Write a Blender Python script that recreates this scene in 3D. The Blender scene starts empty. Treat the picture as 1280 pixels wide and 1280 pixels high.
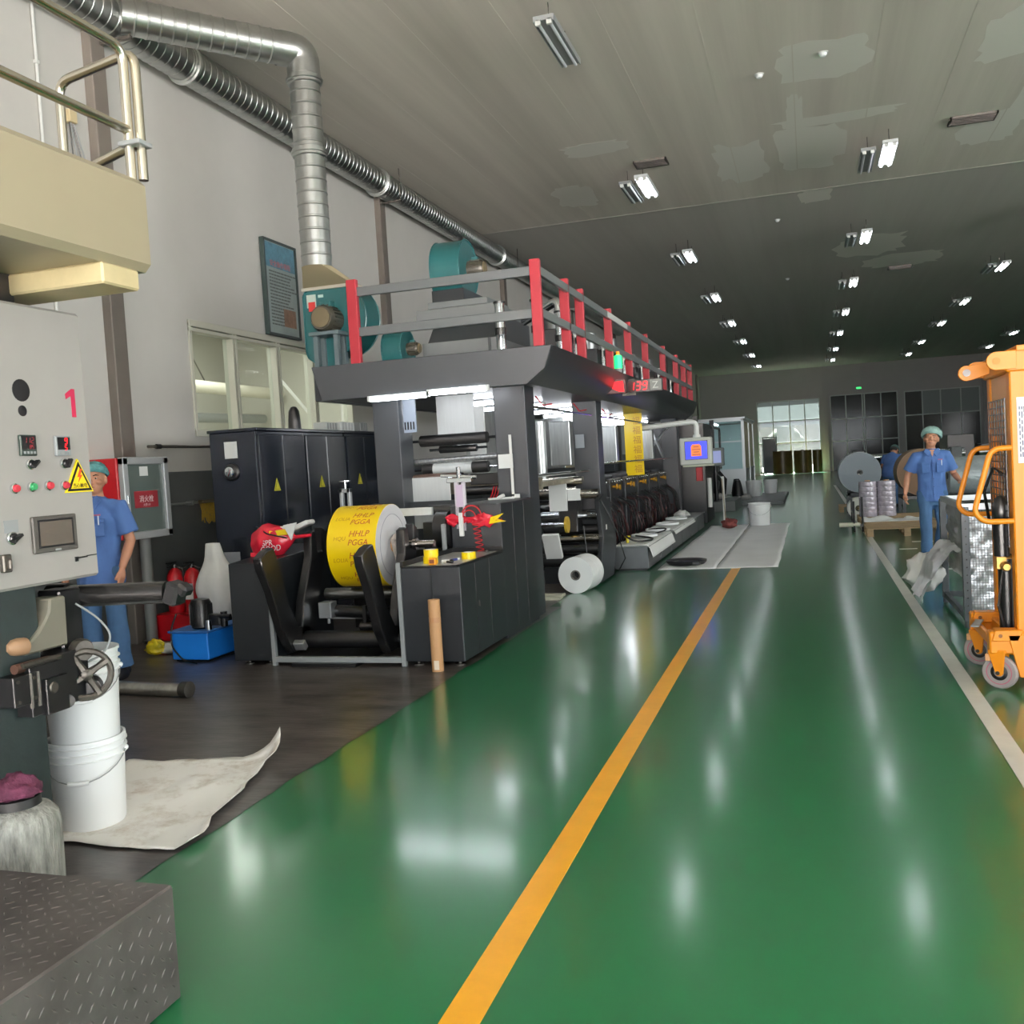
import bpy, bmesh, math, random
from mathutils import Vector, Matrix, noise
PI = math.pi
RND = random.Random(11)
SC = bpy.context.scene
COL = SC.collection
# ------------------------------------------------------------------ camera, sky, daylight, exposure
cam = bpy.data.cameras.new('camera'); camo = bpy.data.objects.new('camera', cam); COL.objects.link(camo)
cam.sensor_width = 36; cam.lens = 33.75; cam.clip_start = .05; cam.clip_end = 300
_r, _u, _f = (0.95350911, 0.29548527, -0.05923532), (0.0420015, 0.06433954, 0.99704378), (-0.29842293, 0.9531783, -0.04893751)
camo.matrix_world = Matrix(((_r[0], _u[0], -_f[0], 0), (_r[1], _u[1], -_f[1], 0), (_r[2], _u[2], -_f[2], 1.55), (0, 0, 0, 1)))
SC.camera = camo
SC.view_settings.view_transform = 'Standard'; SC.view_settings.look = 'None'
SC.view_settings.exposure = 0.1; SC.view_settings.gamma = 1.0; SC.view_settings.use_curve_mapping = False
SC.cycles.use_denoising = True
SC.cycles.max_bounces = 8; SC.cycles.diffuse_bounces = 5; SC.cycles.glossy_bounces = 4; SC.cycles.transmission_bounces = 6; SC.cycles.transparent_max_bounces = 12
SC.cycles.sample_clamp_indirect = 6.0
wd = bpy.data.worlds.new('overcast_sky'); SC.world = wd; wd.use_nodes = True
bgn = wd.node_tree.nodes['Background']; bgn.inputs[0].default_value = (.84, .93, 1, 1); bgn.inputs[1].default_value = 3.0

def area(name, loc, size, power, direction, col=(1, 1, 1), sx=None):
    l = bpy.data.lights.new(name, 'AREA'); l.shape = 'RECTANGLE'; l.size = size[0]; l.size_y = size[1]; l.energy = power; l.color = col
    o = bpy.data.objects.new(name, l); COL.objects.link(o); o.location = loc
    o.rotation_euler = Vector(direction).to_track_quat('-Z', 'Y').to_euler(); return o
# daylight through the loading door behind the camera
area('loading_door_daylight', (2.5, -4.85, 2.6), (11, 4.6), 800, (0, 1, .3), (.97, 1, .99))
sun = bpy.data.lights.new('yard_sun', 'SUN'); sun.energy = 1300; sun.angle = .02; suno = bpy.data.objects.new('yard_sun', sun); COL.objects.link(suno)
suno.rotation_euler = Vector((.1, -.55, -1)).to_track_quat('-Z', 'Y').to_euler()   # high sun behind the building: it lights the yard outside, not the hall
# added area light for an assumed, unseen right window band; brightens the left wall
area('right_wall_added_fill', (15.85, 5.5, 2.9), (17, 3.2), 1250, (-1, 0, .3), (1, .99, .97))
# lamps of the room behind the left wall window
area('side_room_lamp', (-8.6, 11.5, 4.5), (3, 6), 430, (0, 0, -1), (1, .98, .93))

# ------------------------------------------------------------------ materials
def lin(h):
    h = h.lstrip('#'); c = [int(h[i:i + 2], 16) / 255 for i in (0, 2, 4)]
    return [(x / 12.92 if x <= .04045 else ((x + .055) / 1.055) ** 2.4) for x in c] + [1]
MATS = {}
def mat(name, col, rough=.5, metal=0., var=0., vscale=6., bump=0., bscale=40., emit=0., alpha=1., trans=0., coat=0., spec=.5, stretch=None, dark=None):
    if name in MATS: return MATS[name]
    m = bpy.data.materials.new(name); MATS[name] = m; m.use_nodes = True
    nt = m.node_tree; b = nt.nodes['Principled BSDF']; c = lin(col)
    b.inputs['Base Color'].default_value = c; b.inputs['Roughness'].default_value = rough; b.inputs['Metallic'].default_value = metal
    b.inputs['Specular IOR Level'].default_value = spec
    if coat: b.inputs['Coat Weight'].default_value = coat; b.inputs['Coat Roughness'].default_value = .06
    if alpha < 1: b.inputs['Alpha'].default_value = alpha
    if trans: b.inputs['Transmission Weight'].default_value = trans
    if emit: b.inputs['Emission Color'].default_value = c; b.inputs['Emission Strength'].default_value = emit
    if var or bump:
        tc = nt.nodes.new('ShaderNodeTexCoord'); src = tc.outputs['Object']
        if stretch:
            mp = nt.nodes.new('ShaderNodeMapping'); mp.inputs['Scale'].default_value = stretch
            nt.links.new(src, mp.inputs['Vector']); src = mp.outputs['Vector']
        if var:
            n = nt.nodes.new('ShaderNodeTexNoise'); n.inputs['Scale'].default_value = vscale; n.inputs['Detail'].default_value = 6; n.inputs['Roughness'].default_value = .65
            nt.links.new(src, n.inputs['Vector'])
            r = nt.nodes.new('ShaderNodeValToRGB'); r.color_ramp.elements[0].position = .32; r.color_ramp.elements[1].position = .68
            d = lin(dark) if dark else [x * (1 - var) for x in c[:3]] + [1]
            r.color_ramp.elements[0].color = d; r.color_ramp.elements[1].color = [min(1, x * (1 + var * .3)) for x in c[:3]] + [1] if not dark else c
            nt.links.new(n.outputs['Fac'], r.inputs['Fac']); nt.links.new(r.outputs['Color'], b.inputs['Base Color'])
        if bump:
            n2 = nt.nodes.new('ShaderNodeTexNoise'); n2.inputs['Scale'].default_value = bscale; n2.inputs['Detail'].default_value = 3
            nt.links.new(src, n2.inputs['Vector'])
            bp = nt.nodes.new('ShaderNodeBump'); bp.inputs['Strength'].default_value = bump; bp.inputs['Distance'].default_value = .02
            nt.links.new(n2.outputs['Fac'], bp.inputs['Height']); nt.links.new(bp.outputs['Normal'], b.inputs['Normal'])
    return m
def N(m, typ, **k):
    n = m.node_tree.nodes.new(typ)
    for a, v in k.items(): setattr(n, a, v)
    return n
wallp = mat('wall_paint', '#bdbbb6', .75, var=.05, vscale=1.2)
wains = mat('wainscot_paint', '#4a4e4d', .6, var=.12, vscale=3)
farp = mat('far_wall_paint', '#aaa5a6', .75, var=.05, vscale=1)
colm = mat('column_paint', '#5b5650', .55, var=.12, vscale=4)
green = mat('green_epoxy', '#0e6339', .277, var=.10, vscale=.9, bump=.022, bscale=2.0, coat=.75, spec=.4)
green.node_tree.nodes['Principled BSDF'].inputs['Coat Roughness'].default_value = .13
dirty = mat('dirty_concrete', '#5a5450', .33, vscale=2.8, var=.5, bump=.10, bscale=12, stretch=(.8, 2.6, 1), dark='#242120')
yelline = mat('yellow_line_paint', '#e8a41c', .3, var=.10, vscale=5)
colg = mat('column_grey', '#2f3337', .36, var=.06, vscale=3)
whiteline = mat('white_line_paint', '#c9cac2', .3, var=.12, vscale=5)
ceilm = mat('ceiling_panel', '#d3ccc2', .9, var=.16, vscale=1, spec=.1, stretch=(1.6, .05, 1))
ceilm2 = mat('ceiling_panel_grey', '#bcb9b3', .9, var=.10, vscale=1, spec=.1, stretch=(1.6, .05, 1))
patchm = mat('ceiling_filler', '#dcd8d0', .9, spec=.1)
galv = mat('galvanised_steel', '#c2c4c2', .33, 1., var=.15, vscale=5, bump=.08, bscale=30)
steel = mat('stainless_steel', '#d6cfc0', .22, 1.)
chrome = mat('chrome', '#dfe2e4', .12, 1.)
alu = mat('aluminium', '#c9ccce', .35, .85)
dsteel = mat('dull_dark_steel', '#55524d', .4, .7, var=.3, vscale=12)
grey = mat('machine_grey', '#373b3f', .38, var=.06, vscale=3)
greyd = mat('machine_dark_grey', '#1e2226', .34, var=.08, vscale=4)
greyl = mat('machine_light_grey', '#8b8f90', .45, var=.08, vscale=4)
black = mat('black_paint', '#111214', .34, var=.1, vscale=6)
blackr = mat('black_rubber', '#101112', .5)
navy = mat('cabinet_navy', '#141922', .16, var=.08, vscale=3)
red = mat('red_paint', '#a92c38', .36, var=.06, vscale=5)
redd = mat('fire_red', '#b0111c', .35)
teal = mat('teal_paint', '#22595c', .35, var=.10, vscale=5)
beige = mat('beige_enamel', '#968d76', .35, var=.05, vscale=2)
panelw = mat('panel_enamel', '#989591', .45, var=.05, vscale=4)
dgreen = mat('dark_green_paint', '#1f2b2b', .45, var=.3, vscale=7, bump=.05)
whitep = mat('white_plastic', '#e4e6e6', .35)
white = mat('white_paint', '#dcdcd8', .5)
paper = mat('white_paper', '#dedfdd', .6, var=.04, vscale=3)
film = mat('white_film', '#d2d4d3', .3, var=.06, vscale=6, stretch=(6, 6, .4))
papd = mat('paper_end', '#c9c8cb', .6)
yellow = mat('yellow_film', '#f2cf0d', .28)
orange = mat('lift_orange', '#de8612', .38, var=.05, vscale=4)
kraft = mat('kraft_paper', '#b58a5f', .6, var=.12, vscale=4)
wood = mat('pallet_wood', '#a18a68', .7, var=.3, vscale=6, stretch=(1, 8, 8))
blue = mat('blue_enamel', '#1c80e4', .4, var=.05)
cloth = mat('work_blue_cloth', '#486ba6', .85, var=.12, vscale=9, bump=.25, bscale=14)
clothd = mat('work_blue_trousers', '#3d6189', .85, var=.15, vscale=8, bump=.3, bscale=10)
skin = mat('skin', '#b98468', .5, var=.08, vscale=9)
hairm = mat('hair', '#191614', .6)
capm = mat('cap_teal', '#5d9a9c', .8, var=.35, vscale=30, bump=.4, bscale=40)
capm2 = mat('cap_pale', '#8fb3ad', .8, var=.3, vscale=30, bump=.4, bscale=40)
shoe = mat('shoe_black', '#15151a', .5)
gold = mat('brass', '#d09a2c', .35, .45)
tube_on = mat('lit_tube', '#f4f8ff', .4, emit=28.)
press_on = mat('lit_press_tube', '#f4f8ff', .4, emit=26.)
tube_off = mat('unlit_tube', '#d8dbe0', .3)
ledred = mat('led_red', '#ff1620', .4, emit=3.0)
leddim = mat('led_red_dim', '#7a1420', .4, emit=.35)
ledgreen = mat('led_green', '#2dff8a', .4, emit=1.3)
amber = mat('led_amber', '#ff8a1c', .4, emit=1.)
glass = mat('window_glass', '#e6efec', .04, trans=1., spec=.5)
glass.node_tree.nodes['Principled BSDF'].inputs['IOR'].default_value = 1.08
foil = mat('silver_foil', '#cfd1d4', .28, .85, bump=.5, bscale=6)
shrink = mat('shrink_wrapped_film', '#cbc4d0', .18, .2, var=.35, vscale=14, bump=.3, bscale=20, coat=.6)
hose = mat('dark_red_hose', '#33090d', .4)
hosered = mat('red_coil', '#c21c28', .4)
redfilm = mat('red_film', '#d3243a', .25, var=.12, vscale=10, bump=.5, bscale=12)
def rgbm(h, rough=.5): return mat('paint_' + h.strip('#'), h, rough)

# ------------------------------------------------------------------ geometry helpers
class MB:
    def __init__(s): s.bm = bmesh.new()
    def bx(s, x0, x1, y0, y1, z0, z1, bev=0.0, rot=None, piv=None):
        t = bmesh.new(); bmesh.ops.create_cube(t, size=1)
        c = Vector(((x0 + x1) / 2, (y0 + y1) / 2, (z0 + z1) / 2))
        for v in t.verts: v.co = Vector((v.co.x * (x1 - x0), v.co.y * (y1 - y0), v.co.z * (z1 - z0)))
        if bev: bmesh.ops.bevel(t, geom=list(t.edges), offset=bev, segments=1, affect='EDGES', profile=.5)
        M = Matrix.Translation(c)
        if rot is not None:
            if piv is None: M = M @ rot.to_4x4()
            else: M = Matrix.Translation(piv) @ rot.to_4x4() @ Matrix.Translation(c - Vector(piv))
        t.transform(M); s._add(t); return s
    def _add(s, t):
        me = bpy.data.meshes.new('t'); t.to_mesh(me); t.free(); s.bm.from_mesh(me); bpy.data.meshes.remove(me)
    def tube(s, pts, r, n=10, closed=False, cap=True, sq=None):
        pts = [Vector(p) for p in pts]; rr = r if isinstance(r, (list, tuple)) else [r] * len(pts)
        rings = []; L = len(pts); nor = None
        for i, p in enumerate(pts):
            if closed: t = pts[(i + 1) % L] - pts[i - 1]
            else: t = pts[min(i + 1, L - 1)] - pts[max(i - 1, 0)]
            t.normalize()
            if nor is None: nor = t.orthogonal().normalized()
            else:
                nor = nor - t * nor.dot(t)
                nor = nor.normalized() if nor.length > 1e-6 else t.orthogonal().normalized()
            bi = t.cross(nor)
            rings.append([s.bm.verts.new(p + (nor * math.cos(2 * PI * k / n) + bi * math.sin(2 * PI * k / n)) * rr[i]) for k in range(n)])
        for i in range(L if closed else L - 1):
            a, b = rings[i], rings[(i + 1) % L]
            for k in range(n): s.bm.faces.new((a[k], a[(k + 1) % n], b[(k + 1) % n], b[k]))
        if cap and not closed: s.bm.faces.new(rings[0][::-1]); s.bm.faces.new(rings[-1])
        return s
    def cyl(s, p0, p1, r, r1=None, n=20): return s.tube([p0, p1], [r, r if r1 is None else r1], n)
    def lathe(s, prof, o=(0, 0, 0), ax=(0, 0, 1), n=24, cap=True):
        ax = Vector(ax).normalized(); o = Vector(o); u = ax.orthogonal().normalized(); w = ax.cross(u); rings = []
        for r, z in prof: rings.append([s.bm.verts.new(o + ax * z + (u * math.cos(2 * PI * k / n) + w * math.sin(2 * PI * k / n)) * max(r, 1e-4)) for k in range(n)])
        for a, b in zip(rings, rings[1:]):
            for k in range(n): s.bm.faces.new((a[k], a[(k + 1) % n], b[(k + 1) % n], b[k]))
        if cap: s.bm.faces.new(rings[0][::-1]); s.bm.faces.new(rings[-1])
        return s
    def prism(s, poly, plane, d0, d1, bev=0):
        t = bmesh.new()
        f = {'xz': lambda a, b, d: (a, d, b), 'yz': lambda a, b, d: (d, a, b), 'xy': lambda a, b, d: (a, b, d)}[plane]
        A = [t.verts.new(f(a, b, d0)) for a, b in poly]; B = [t.verts.new(f(a, b, d1)) for a, b in poly]; n = len(poly)
        t.faces.new(A[::-1]); t.faces.new(B)
        for k in range(n): t.faces.new((A[k], A[(k + 1) % n], B[(k + 1) % n], B[k]))
        bmesh.ops.recalc_face_normals(t, faces=list(t.faces))
        if bev: bmesh.ops.bevel(t, geom=list(t.edges), offset=bev, segments=1, affect='EDGES', profile=.5)
        s._add(t); return s
    def ell(s, c, r, n=16, m=10, rot=None):
        t = bmesh.new(); bmesh.ops.create_uvsphere(t, u_segments=n, v_segments=m, radius=1)
        M = Matrix.Translation(Vector(c)) @ (rot.to_4x4() if rot is not None else Matrix()) @ Matrix.Diagonal((r[0], r[1], r[2], 1)); t.transform(M); s._add(t); return s
    def grid(s, fn, nu, nv, wrap=False):
        V = [[s.bm.verts.new(fn(i / nu, j / nv)) for j in range(nv + 1)] for i in range(nu + 1)]
        for i in range(nu):
            for j in range(nv): s.bm.faces.new((V[i][j], V[i + 1][j], V[i + 1][j + 1], V[i][j + 1]))
        return s
    def loft(s, secs, n=20):
        rings = []
        for c, rx, ry in secs: rings.append([s.bm.verts.new((c[0] + rx * math.cos(2 * PI * k / n), c[1] + ry * math.sin(2 * PI * k / n), c[2])) for k in range(n)])
        for a, b in zip(rings, rings[1:]):
            for k in range(n): s.bm.faces.new((a[k], a[(k + 1) % n], b[(k + 1) % n], b[k]))
        s.bm.faces.new(rings[0][::-1]); s.bm.faces.new(rings[-1]); return s
    def mk(s, name, m, parent=None, ang=35, local=False, thick=0, recalc=True, loc=None):
        if recalc: bmesh.ops.recalc_face_normals(s.bm, faces=list(s.bm.faces))
        me = bpy.data.meshes.new(name)
        off = Vector((0, 0, 0))
        if parent is not None and not local: off = WL.get(parent.name, off)
        if loc is not None and parent is None: off = Vector(loc)
        if off.length > 0: bmesh.ops.translate(s.bm, verts=list(s.bm.verts), vec=-off)
        s.bm.to_mesh(me); s.bm.free()
        me.shade_smooth(); me.set_sharp_from_angle(angle=math.radians(ang))
        for mm in (m if isinstance(m, list) else [m]): me.materials.append(mm)
        o = bpy.data.objects.new(name, me); COL.objects.link(o)
        if parent is not None: o.parent = parent; WL[o.name] = WL.get(parent.name, Vector((0, 0, 0)))
        elif loc is not None: o.location = loc; WL[o.name] = Vector(loc)
        if thick:
            so = o.modifiers.new('s', 'SOLIDIFY'); so.thickness = thick
        return o
WL = {}
def tag(o, label, cat, group=None, kind=None):
    if label: o['label'] = label
    if cat: o['category'] = cat
    if group: o['group'] = group
    if kind: o['kind'] = kind
    return o
def thing(name, label, cat, loc=(0, 0, 0), group=None):
    o = bpy.data.objects.new(name, None); COL.objects.link(o); o.location = loc; o.empty_display_size = .1
    WL[o.name] = Vector(loc); return tag(o, label, cat, group)
def struct(o): o['kind'] = 'structure'; return o
KIDS = {}
def dup(root, loc, label=None, rotz=None):
    r = root.copy(); COL.objects.link(r); r.location = loc
    if rotz is not None: r.rotation_euler = (0, 0, rotz)
    if label: r['label'] = label
    for ch in list(root.children):
        c = ch.copy(); COL.objects.link(c); c.parent = r
        for g in list(ch.children):
            d = g.copy(); COL.objects.link(d); d.parent = c
    return r
def text(name, s, size, m, parent, M, ext=.001, bold=0., shear=0., align='CENTER', bend=None):
    cu = bpy.data.curves.new(name, 'FONT'); cu.body = s; cu.size = size; cu.extrude = ext; cu.align_x = align; cu.align_y = 'CENTER'; cu.offset = bold; cu.shear = shear
    cu.resolution_u = 3
    t = bpy.data.objects.new('tmp_text', cu); COL.objects.link(t)
    dg = bpy.context.evaluated_depsgraph_get(); me = bpy.data.meshes.new_from_object(t.evaluated_get(dg), depsgraph=dg)
    bpy.data.objects.remove(t); bpy.data.curves.remove(cu)
    if bend is not None:
        for v in me.vertices: v.co = bend(v.co)
    else: me.transform(M)
    me.transform(Matrix.Translation(-WL.get(parent.name, Vector((0, 0, 0)))))
    me.materials.clear(); me.materials.append(m)
    o = bpy.data.objects.new(name, me); COL.objects.link(o); o.parent = parent; WL[o.name] = WL.get(parent.name, Vector((0, 0, 0))); return o
SEG = {'0': 'abcdef', '1': 'bc', '2': 'abged', '3': 'abgcd', '4': 'fgbc', '5': 'afgcd', '6': 'afgedc', '7': 'abc', '8': 'abcdefg', '9': 'abcdfg'}
def digits(s, h, m, parent, M, slant=.12, gap=.42):
    b = MB(); w = h * .5; t = h * .11; P = {'a': (0, h / 2, 1), 'g': (0, 0, 1), 'd': (0, -h / 2, 1), 'f': (-w / 2, h / 4, 0), 'b': (w / 2, h / 4, 0), 'e': (-w / 2, -h / 4, 0), 'c': (w / 2, -h / 4, 0)}
    x0 = -(len(s) - 1) * w * (1 + gap * 1.6) / 2
    for i, ch in enumerate(s):
        for sg in SEG[ch]:
            x, y, hz = P[sg]; x += x0 + i * w * (1 + gap * 1.6)
            if hz: b.bx(x - w / 2 + t * .4, x + w / 2 - t * .4, y - t / 2, y + t / 2, 0, .001)
            else: b.bx(x - t / 2, x + t / 2, y - h / 4 + t * .4, y + h / 4 - t * .4, 0, .001)
    for v in b.bm.verts: v.co.x += v.co.y * slant
    b.bm.transform(M); o = b.mk('display_digits', m, parent); o['kind'] = 'stuff'; return o
def facing(o, right, up, ):   # matrix that puts text with its x along right and y along up at o
    r = Vector(right).normalized(); u = Vector(up).normalized(); n = r.cross(u)
    return Matrix(((r.x, u.x, n.x, o[0]), (r.y, u.y, n.y, o[1]), (r.z, u.z, n.z, o[2]), (0, 0, 0, 1)))
RX = lambda a: Matrix.Rotation(math.radians(a), 3, 'X')
RY = lambda a: Matrix.Rotation(math.radians(a), 3, 'Y')
RZ = lambda a: Matrix.Rotation(math.radians(a), 3, 'Z')
def arc(c, r, a0, a1, n, plane='xz', d=0):
    P = []
    for i in range(n + 1):
        a = math.radians(a0 + (a1 - a0) * i / n); u, v = c[0] + r * math.cos(a), c[1] + r * math.sin(a)
        P.append({'xz': (u, d, v), 'yz': (d, u, v), 'xy': (u, v, d)}[plane])
    return P
def fillet(pts, r, n=5):
    P = [Vector(p) for p in pts]; out = [P[0]]
    for a, b, c in zip(P, P[1:], P[2:]):
        d0, d1 = (a - b), (c - b); rr = min(r, d0.length * .49, d1.length * .49); p0, p1 = b + d0.normalized() * rr, b + d1.normalized() * rr
        for i in range(n + 1):
            t = i / n; out.append(p0 * (1 - t) ** 2 + b * 2 * t * (1 - t) + p1 * t * t)
    out.append(P[-1]); return out

# ------------------------------------------------------------------ the setting
XL, XR, YN, YF, ZC = -6.5, 16., -5., 62., 6.38
fo = struct(MB().bx(XL, XR, YN, YF, -.12, 0).mk('floor', green))
def edge_strip(x0, x1, y0, y1, z, jit, n, seed):
    r = random.Random(seed); b = MB(); L = []; Rr = []
    for i in range(n + 1):
        y = y0 + (y1 - y0) * i / n; L.append(b.bm.verts.new((x0, y, z))); Rr.append(b.bm.verts.new((x1 + r.uniform(-jit, jit), y, z)))
    for i in range(n): b.bm.faces.new((L[i], Rr[i], Rr[i + 1], L[i + 1]))
    return b
edge_strip(-6.48, -2.61, YN, 9.9, .0025, .012, 90, 1).mk('bare_floor', dirty, fo)
edge_strip(-6.48, -2.75, 9.9, 30, .0025, .012, 60, 2).mk('bare_floor', dirty, fo)
for y0, y1 in ((YN, 13.05),): MB().bx(-1.06, -.945, y0, y1, -.01, .003).mk('yellow_line', yelline, fo)
MB().bx(.835, .93, YN, 40, -.01, .003).mk('white_line', whiteline, fo)
for x0, x1, y in ((1.45, 1.75, 15.9), (1.18, 1.42, 14.85), (1.18, 1.5, 13.5), (1.25, 1.6, 12.4)):
    MB().bx(x0, x1, y, y + .09, -.01, .003).mk('white_dash', whiteline, fo)
MB().bx(1.2, 3.2, 6.05, 6.15, -.01, .003).mk('white_dash', whiteline, fo)
# ceiling of long panels, a joint and filler patches
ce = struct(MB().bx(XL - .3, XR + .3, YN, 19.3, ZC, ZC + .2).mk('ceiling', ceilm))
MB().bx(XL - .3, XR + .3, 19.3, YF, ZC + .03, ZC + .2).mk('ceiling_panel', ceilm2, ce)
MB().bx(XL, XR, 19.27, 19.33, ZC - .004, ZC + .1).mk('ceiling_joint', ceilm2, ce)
for k in range(23):
    x = XL + .5 + k
    MB().bx(x - .008, x + .008, YN, 19.3, ZC - .002, ZC + .05).mk('panel_joint', ceilm, ce)
def blob(cx, cy, rx, ry, seed, nm='filler_patch'):
    r = random.Random(seed); P = []
    for i in range(26):
        a = 2 * PI * i / 26; k = 1 + r.uniform(-.16, .16); ex = abs(math.cos(a)) ** .55 * (1 if math.cos(a) > 0 else -1); ey = abs(math.sin(a)) ** .55 * (1 if math.sin(a) > 0 else -1)
        P.append((cx + rx * ex * k, cy + ry * ey * k))
    dz = .03 if cy > 19.3 else 0
    MB().prism(P, 'xy', ZC + dz - .0006 - seed * .00015, ZC + dz + .01).mk(nm, patchm, ce)
for i, (x, y, rx, ry) in enumerate(((.37, 13.0, .55, .62), (-.9, 16.9, .42, 1.1), (.2, 16.6, .5, 1.2), (.0, 15.1, .12, 1.0), (.6, 15.3, .9, .2), (2.7, 13.2, .5, .8), (3.4, 15.6, .35, 1.1), (2.9, 17.0, .45, .8), (1.6, 25.5, .8, 1.3), (2.6, 28.0, 1.0, .9), (-3.9, 17.5, .35, .7), (4.3, 13.2, .5, .5), (-3.0, 15.0, .5, .3), (.3, 19.9, .3, .5))):
    blob(x, y, rx, ry, i)
# left wall with its long window
WY0, WY1, WZ0, WZ1 = 9.18, 13.1, 2.1, 3.34
wl_ = MB()
for y0, y1, z0, z1 in ((YN, YF, 0, WZ0), (YN, YF, WZ1, ZC), (YN, WY0, WZ0, WZ1), (WY1, YF, WZ0, WZ1)): wl_.bx(XL - .2, XL, y0, y1, z0, z1 + (.15 if z1 == ZC else 0))
wlo = struct(wl_.mk('wall_left', wallp))
MB().bx(XL - .05, XL + .012, 5.0, YF, 0, 1.69).mk('wainscot', wains, wlo)
for k in range(-1, 9):
    y = 7.95 + 6.5 * k
    struct(MB().bx(XL - .02, XL + .10, y - .10, y + .10, 0, ZC, .008).mk('trim_%d' % (k + 2), colm))
wn = struct(MB().bx(XL - .14, XL + .025, WY0, WY1, WZ1 - .045, WZ1 + .03, .005).bx(XL - .14, XL + .025, WY0, WY1, WZ0 - .03, WZ0 + .045, .005).bx(XL - .14, XL + .02, WY0, WY0 + .05, WZ0, WZ1, .005).bx(XL - .14, XL + .02, WY1 - .05, WY1, WZ0, WZ1, .005).bx(XL - .1, XL + .03, WY0, WY1, WZ1 - .1, WZ1 - .06, .004).mk('window_1', mat('window_frame_cream', '#bdbcae', .4)))
ys = [WY0, 10.06, 11.04, 11.98, WY1]
for y in ys[1:-1]:
    MB().bx(XL - .12, XL + .02, y - .048, y - .014, WZ0, WZ1, .004).bx(XL - .12, XL + .02, y + .014, y + .048, WZ0, WZ1, .004).bx(XL - .1, XL - .03, y - .015, y + .015, WZ0, WZ1).mk('window_mullion', MATS['window_frame_cream'], wn)
for a, c in zip(ys, ys[1:]): MB().bx(XL - .07, XL - .064, a + .04, c - .04, WZ0 + .03, WZ1 - .06).mk('window_pane', glass, wn)
# room behind the window
bk = struct(MB().bx(-11.2, -11, 6.5, 17, 0, 4.6).bx(-11, XL - .2, 6.3, 6.5, 0, 4.6).bx(-11, XL - .2, 17, 17.2, 0, 4.6).bx(-11.2, XL - .2, 6.3, 17.2, 4.6, 4.8).bx(-11, XL - .2, 6.5, 17, -.1, 0).mk('wall_side_room', mat('side_room_paint', '#b9b7ac', .7)))
t = thing('side_room_ducts', 'pale ducts and pipes seen through the long window in the left wall', 'duct', (-8.5, 11, 3.4))
MB().tube(fillet([(-8.2, 9.3, 4.3), (-8.2, 9.7, 3.35), (-8.2, 9.9, 2.0)], .2), .12, 16).mk('hanging_duct', mat('side_duct', '#9fa2a0', .4, .4), t)
MB().tube(fillet([(-9.5, 8.6, 3.45), (-8.8, 11.2, 3.45), (-8.8, 11.2, 1.0)], .25), .08, 12).mk('bent_pipe', mat('side_pipe', '#d8d4c2', .4), t)
MB().cyl((-9.9, 8, 3.2), (-9.9, 16.8, 3.2), .11, n=14).mk('long_pipe', MATS['side_pipe'], t); MB().cyl((-10.3, 8, 2.6), (-10.3, 16.8, 2.75), .09, n=14).mk('low_pipe', MATS['side_duct'], t)
for y in (10, 12, 14): MB().tube([(-9.9, y - .35, 3.32), (-9.9, y, 3.75), (-9.9, y + .35, 3.32)], .012, 5).mk('wire_hanger', dsteel, t)
MB().tube([(-9.0, 15.2, 3.4), (-8.6, 16.4, 2.2)], .03, 8).mk('slanted_rod', white, t)
# far wall with three glazed openings
fw = MB(); ops = [(-3.07, .70, 4.54), (1.29, 5.15, 4.62), (5.5, 9.64, 4.55)]
xs = [XL - .2] + [v for o in ops for v in o[:2]] + [XR + .2]
for k in range(0, len(xs), 2): fw.bx(xs[k], xs[k + 1], YF, YF + .2, 0, ZC + .15)
for x0, x1, z in ops: fw.bx(x0, x1, YF, YF + .2, z, ZC + .15)
fw.bx(5.5, 9.64, YF, YF + .2, 0, 1.0)
struct(fw.mk('wall_far', farp))
for k, x in enumerate((1.03, 3.24, 9.9)): struct(MB().bx(x - .12, x + .12, YF - .15, YF + .05, 4.6 if k == 1 else 0, ZC).mk('trim_%d' % (20 + k), farp))
ffm = mat('far_frame', '#bfc3c1', .4); fgl = mat('far_glass', '#59605f', .1, alpha=.72, spec=.5); fgd = mat('dark_far_glass', '#1f2425', .1, alpha=.75, spec=.25); fglm = mat('frosted_glass', '#8e9694', .5, alpha=.85)
def glazed(i, x0, x1, z0, z1, cols, rows, mats, wid=.06):
    w = struct(MB().bx(x0, x1, YF - .03, YF + .08, z1 - wid, z1).bx(x0, x0 + wid, YF - .03, YF + .08, z0, z1).bx(x1 - wid, x1, YF - .03, YF + .08, z0, z1).mk('window_%d' % i, ffm))
    for c in cols[1:-1]: MB().bx(c - wid / 2, c + wid / 2, YF - .02, YF + .07, z0, z1).mk('window_mullion', ffm, w)
    for r in rows[1:-1]: MB().bx(x0, x1, YF - .025, YF + .075, r - wid / 2, r + wid / 2).mk('window_transom', ffm, w)
    for a, b in zip(cols, cols[1:]):
        for j, (c, d) in enumerate(zip(rows, rows[1:])):
            MB().bx(a + wid / 2, b - wid / 2, YF + .02, YF + .03, c + wid / 2, d - wid / 2).mk('window_pane', mats(a, j), w)
    return w
glazed(2, -3.07, .70, 0, 4.54, [-3.07, -2.1, -1.1, -.2, .70], [0, 1.9, 3.25, 4.54], lambda a, j: fglm if j == 2 else fgl)
glazed(3, 1.29, 5.15, 0, 4.62, [1.29, 2.2, 3.15, 3.27, 4.2, 5.15], [0, 1.8, 3.15, 4.62], lambda a, j: fgd)
glazed(4, 5.5, 9.64, 1.0, 4.55, [5.5, 6.5, 7.5, 8.6, 9.64], [1.0, 3.1, 4.55], lambda a, j: fglm if j == 1 and a > 6 else fgd)
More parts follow.
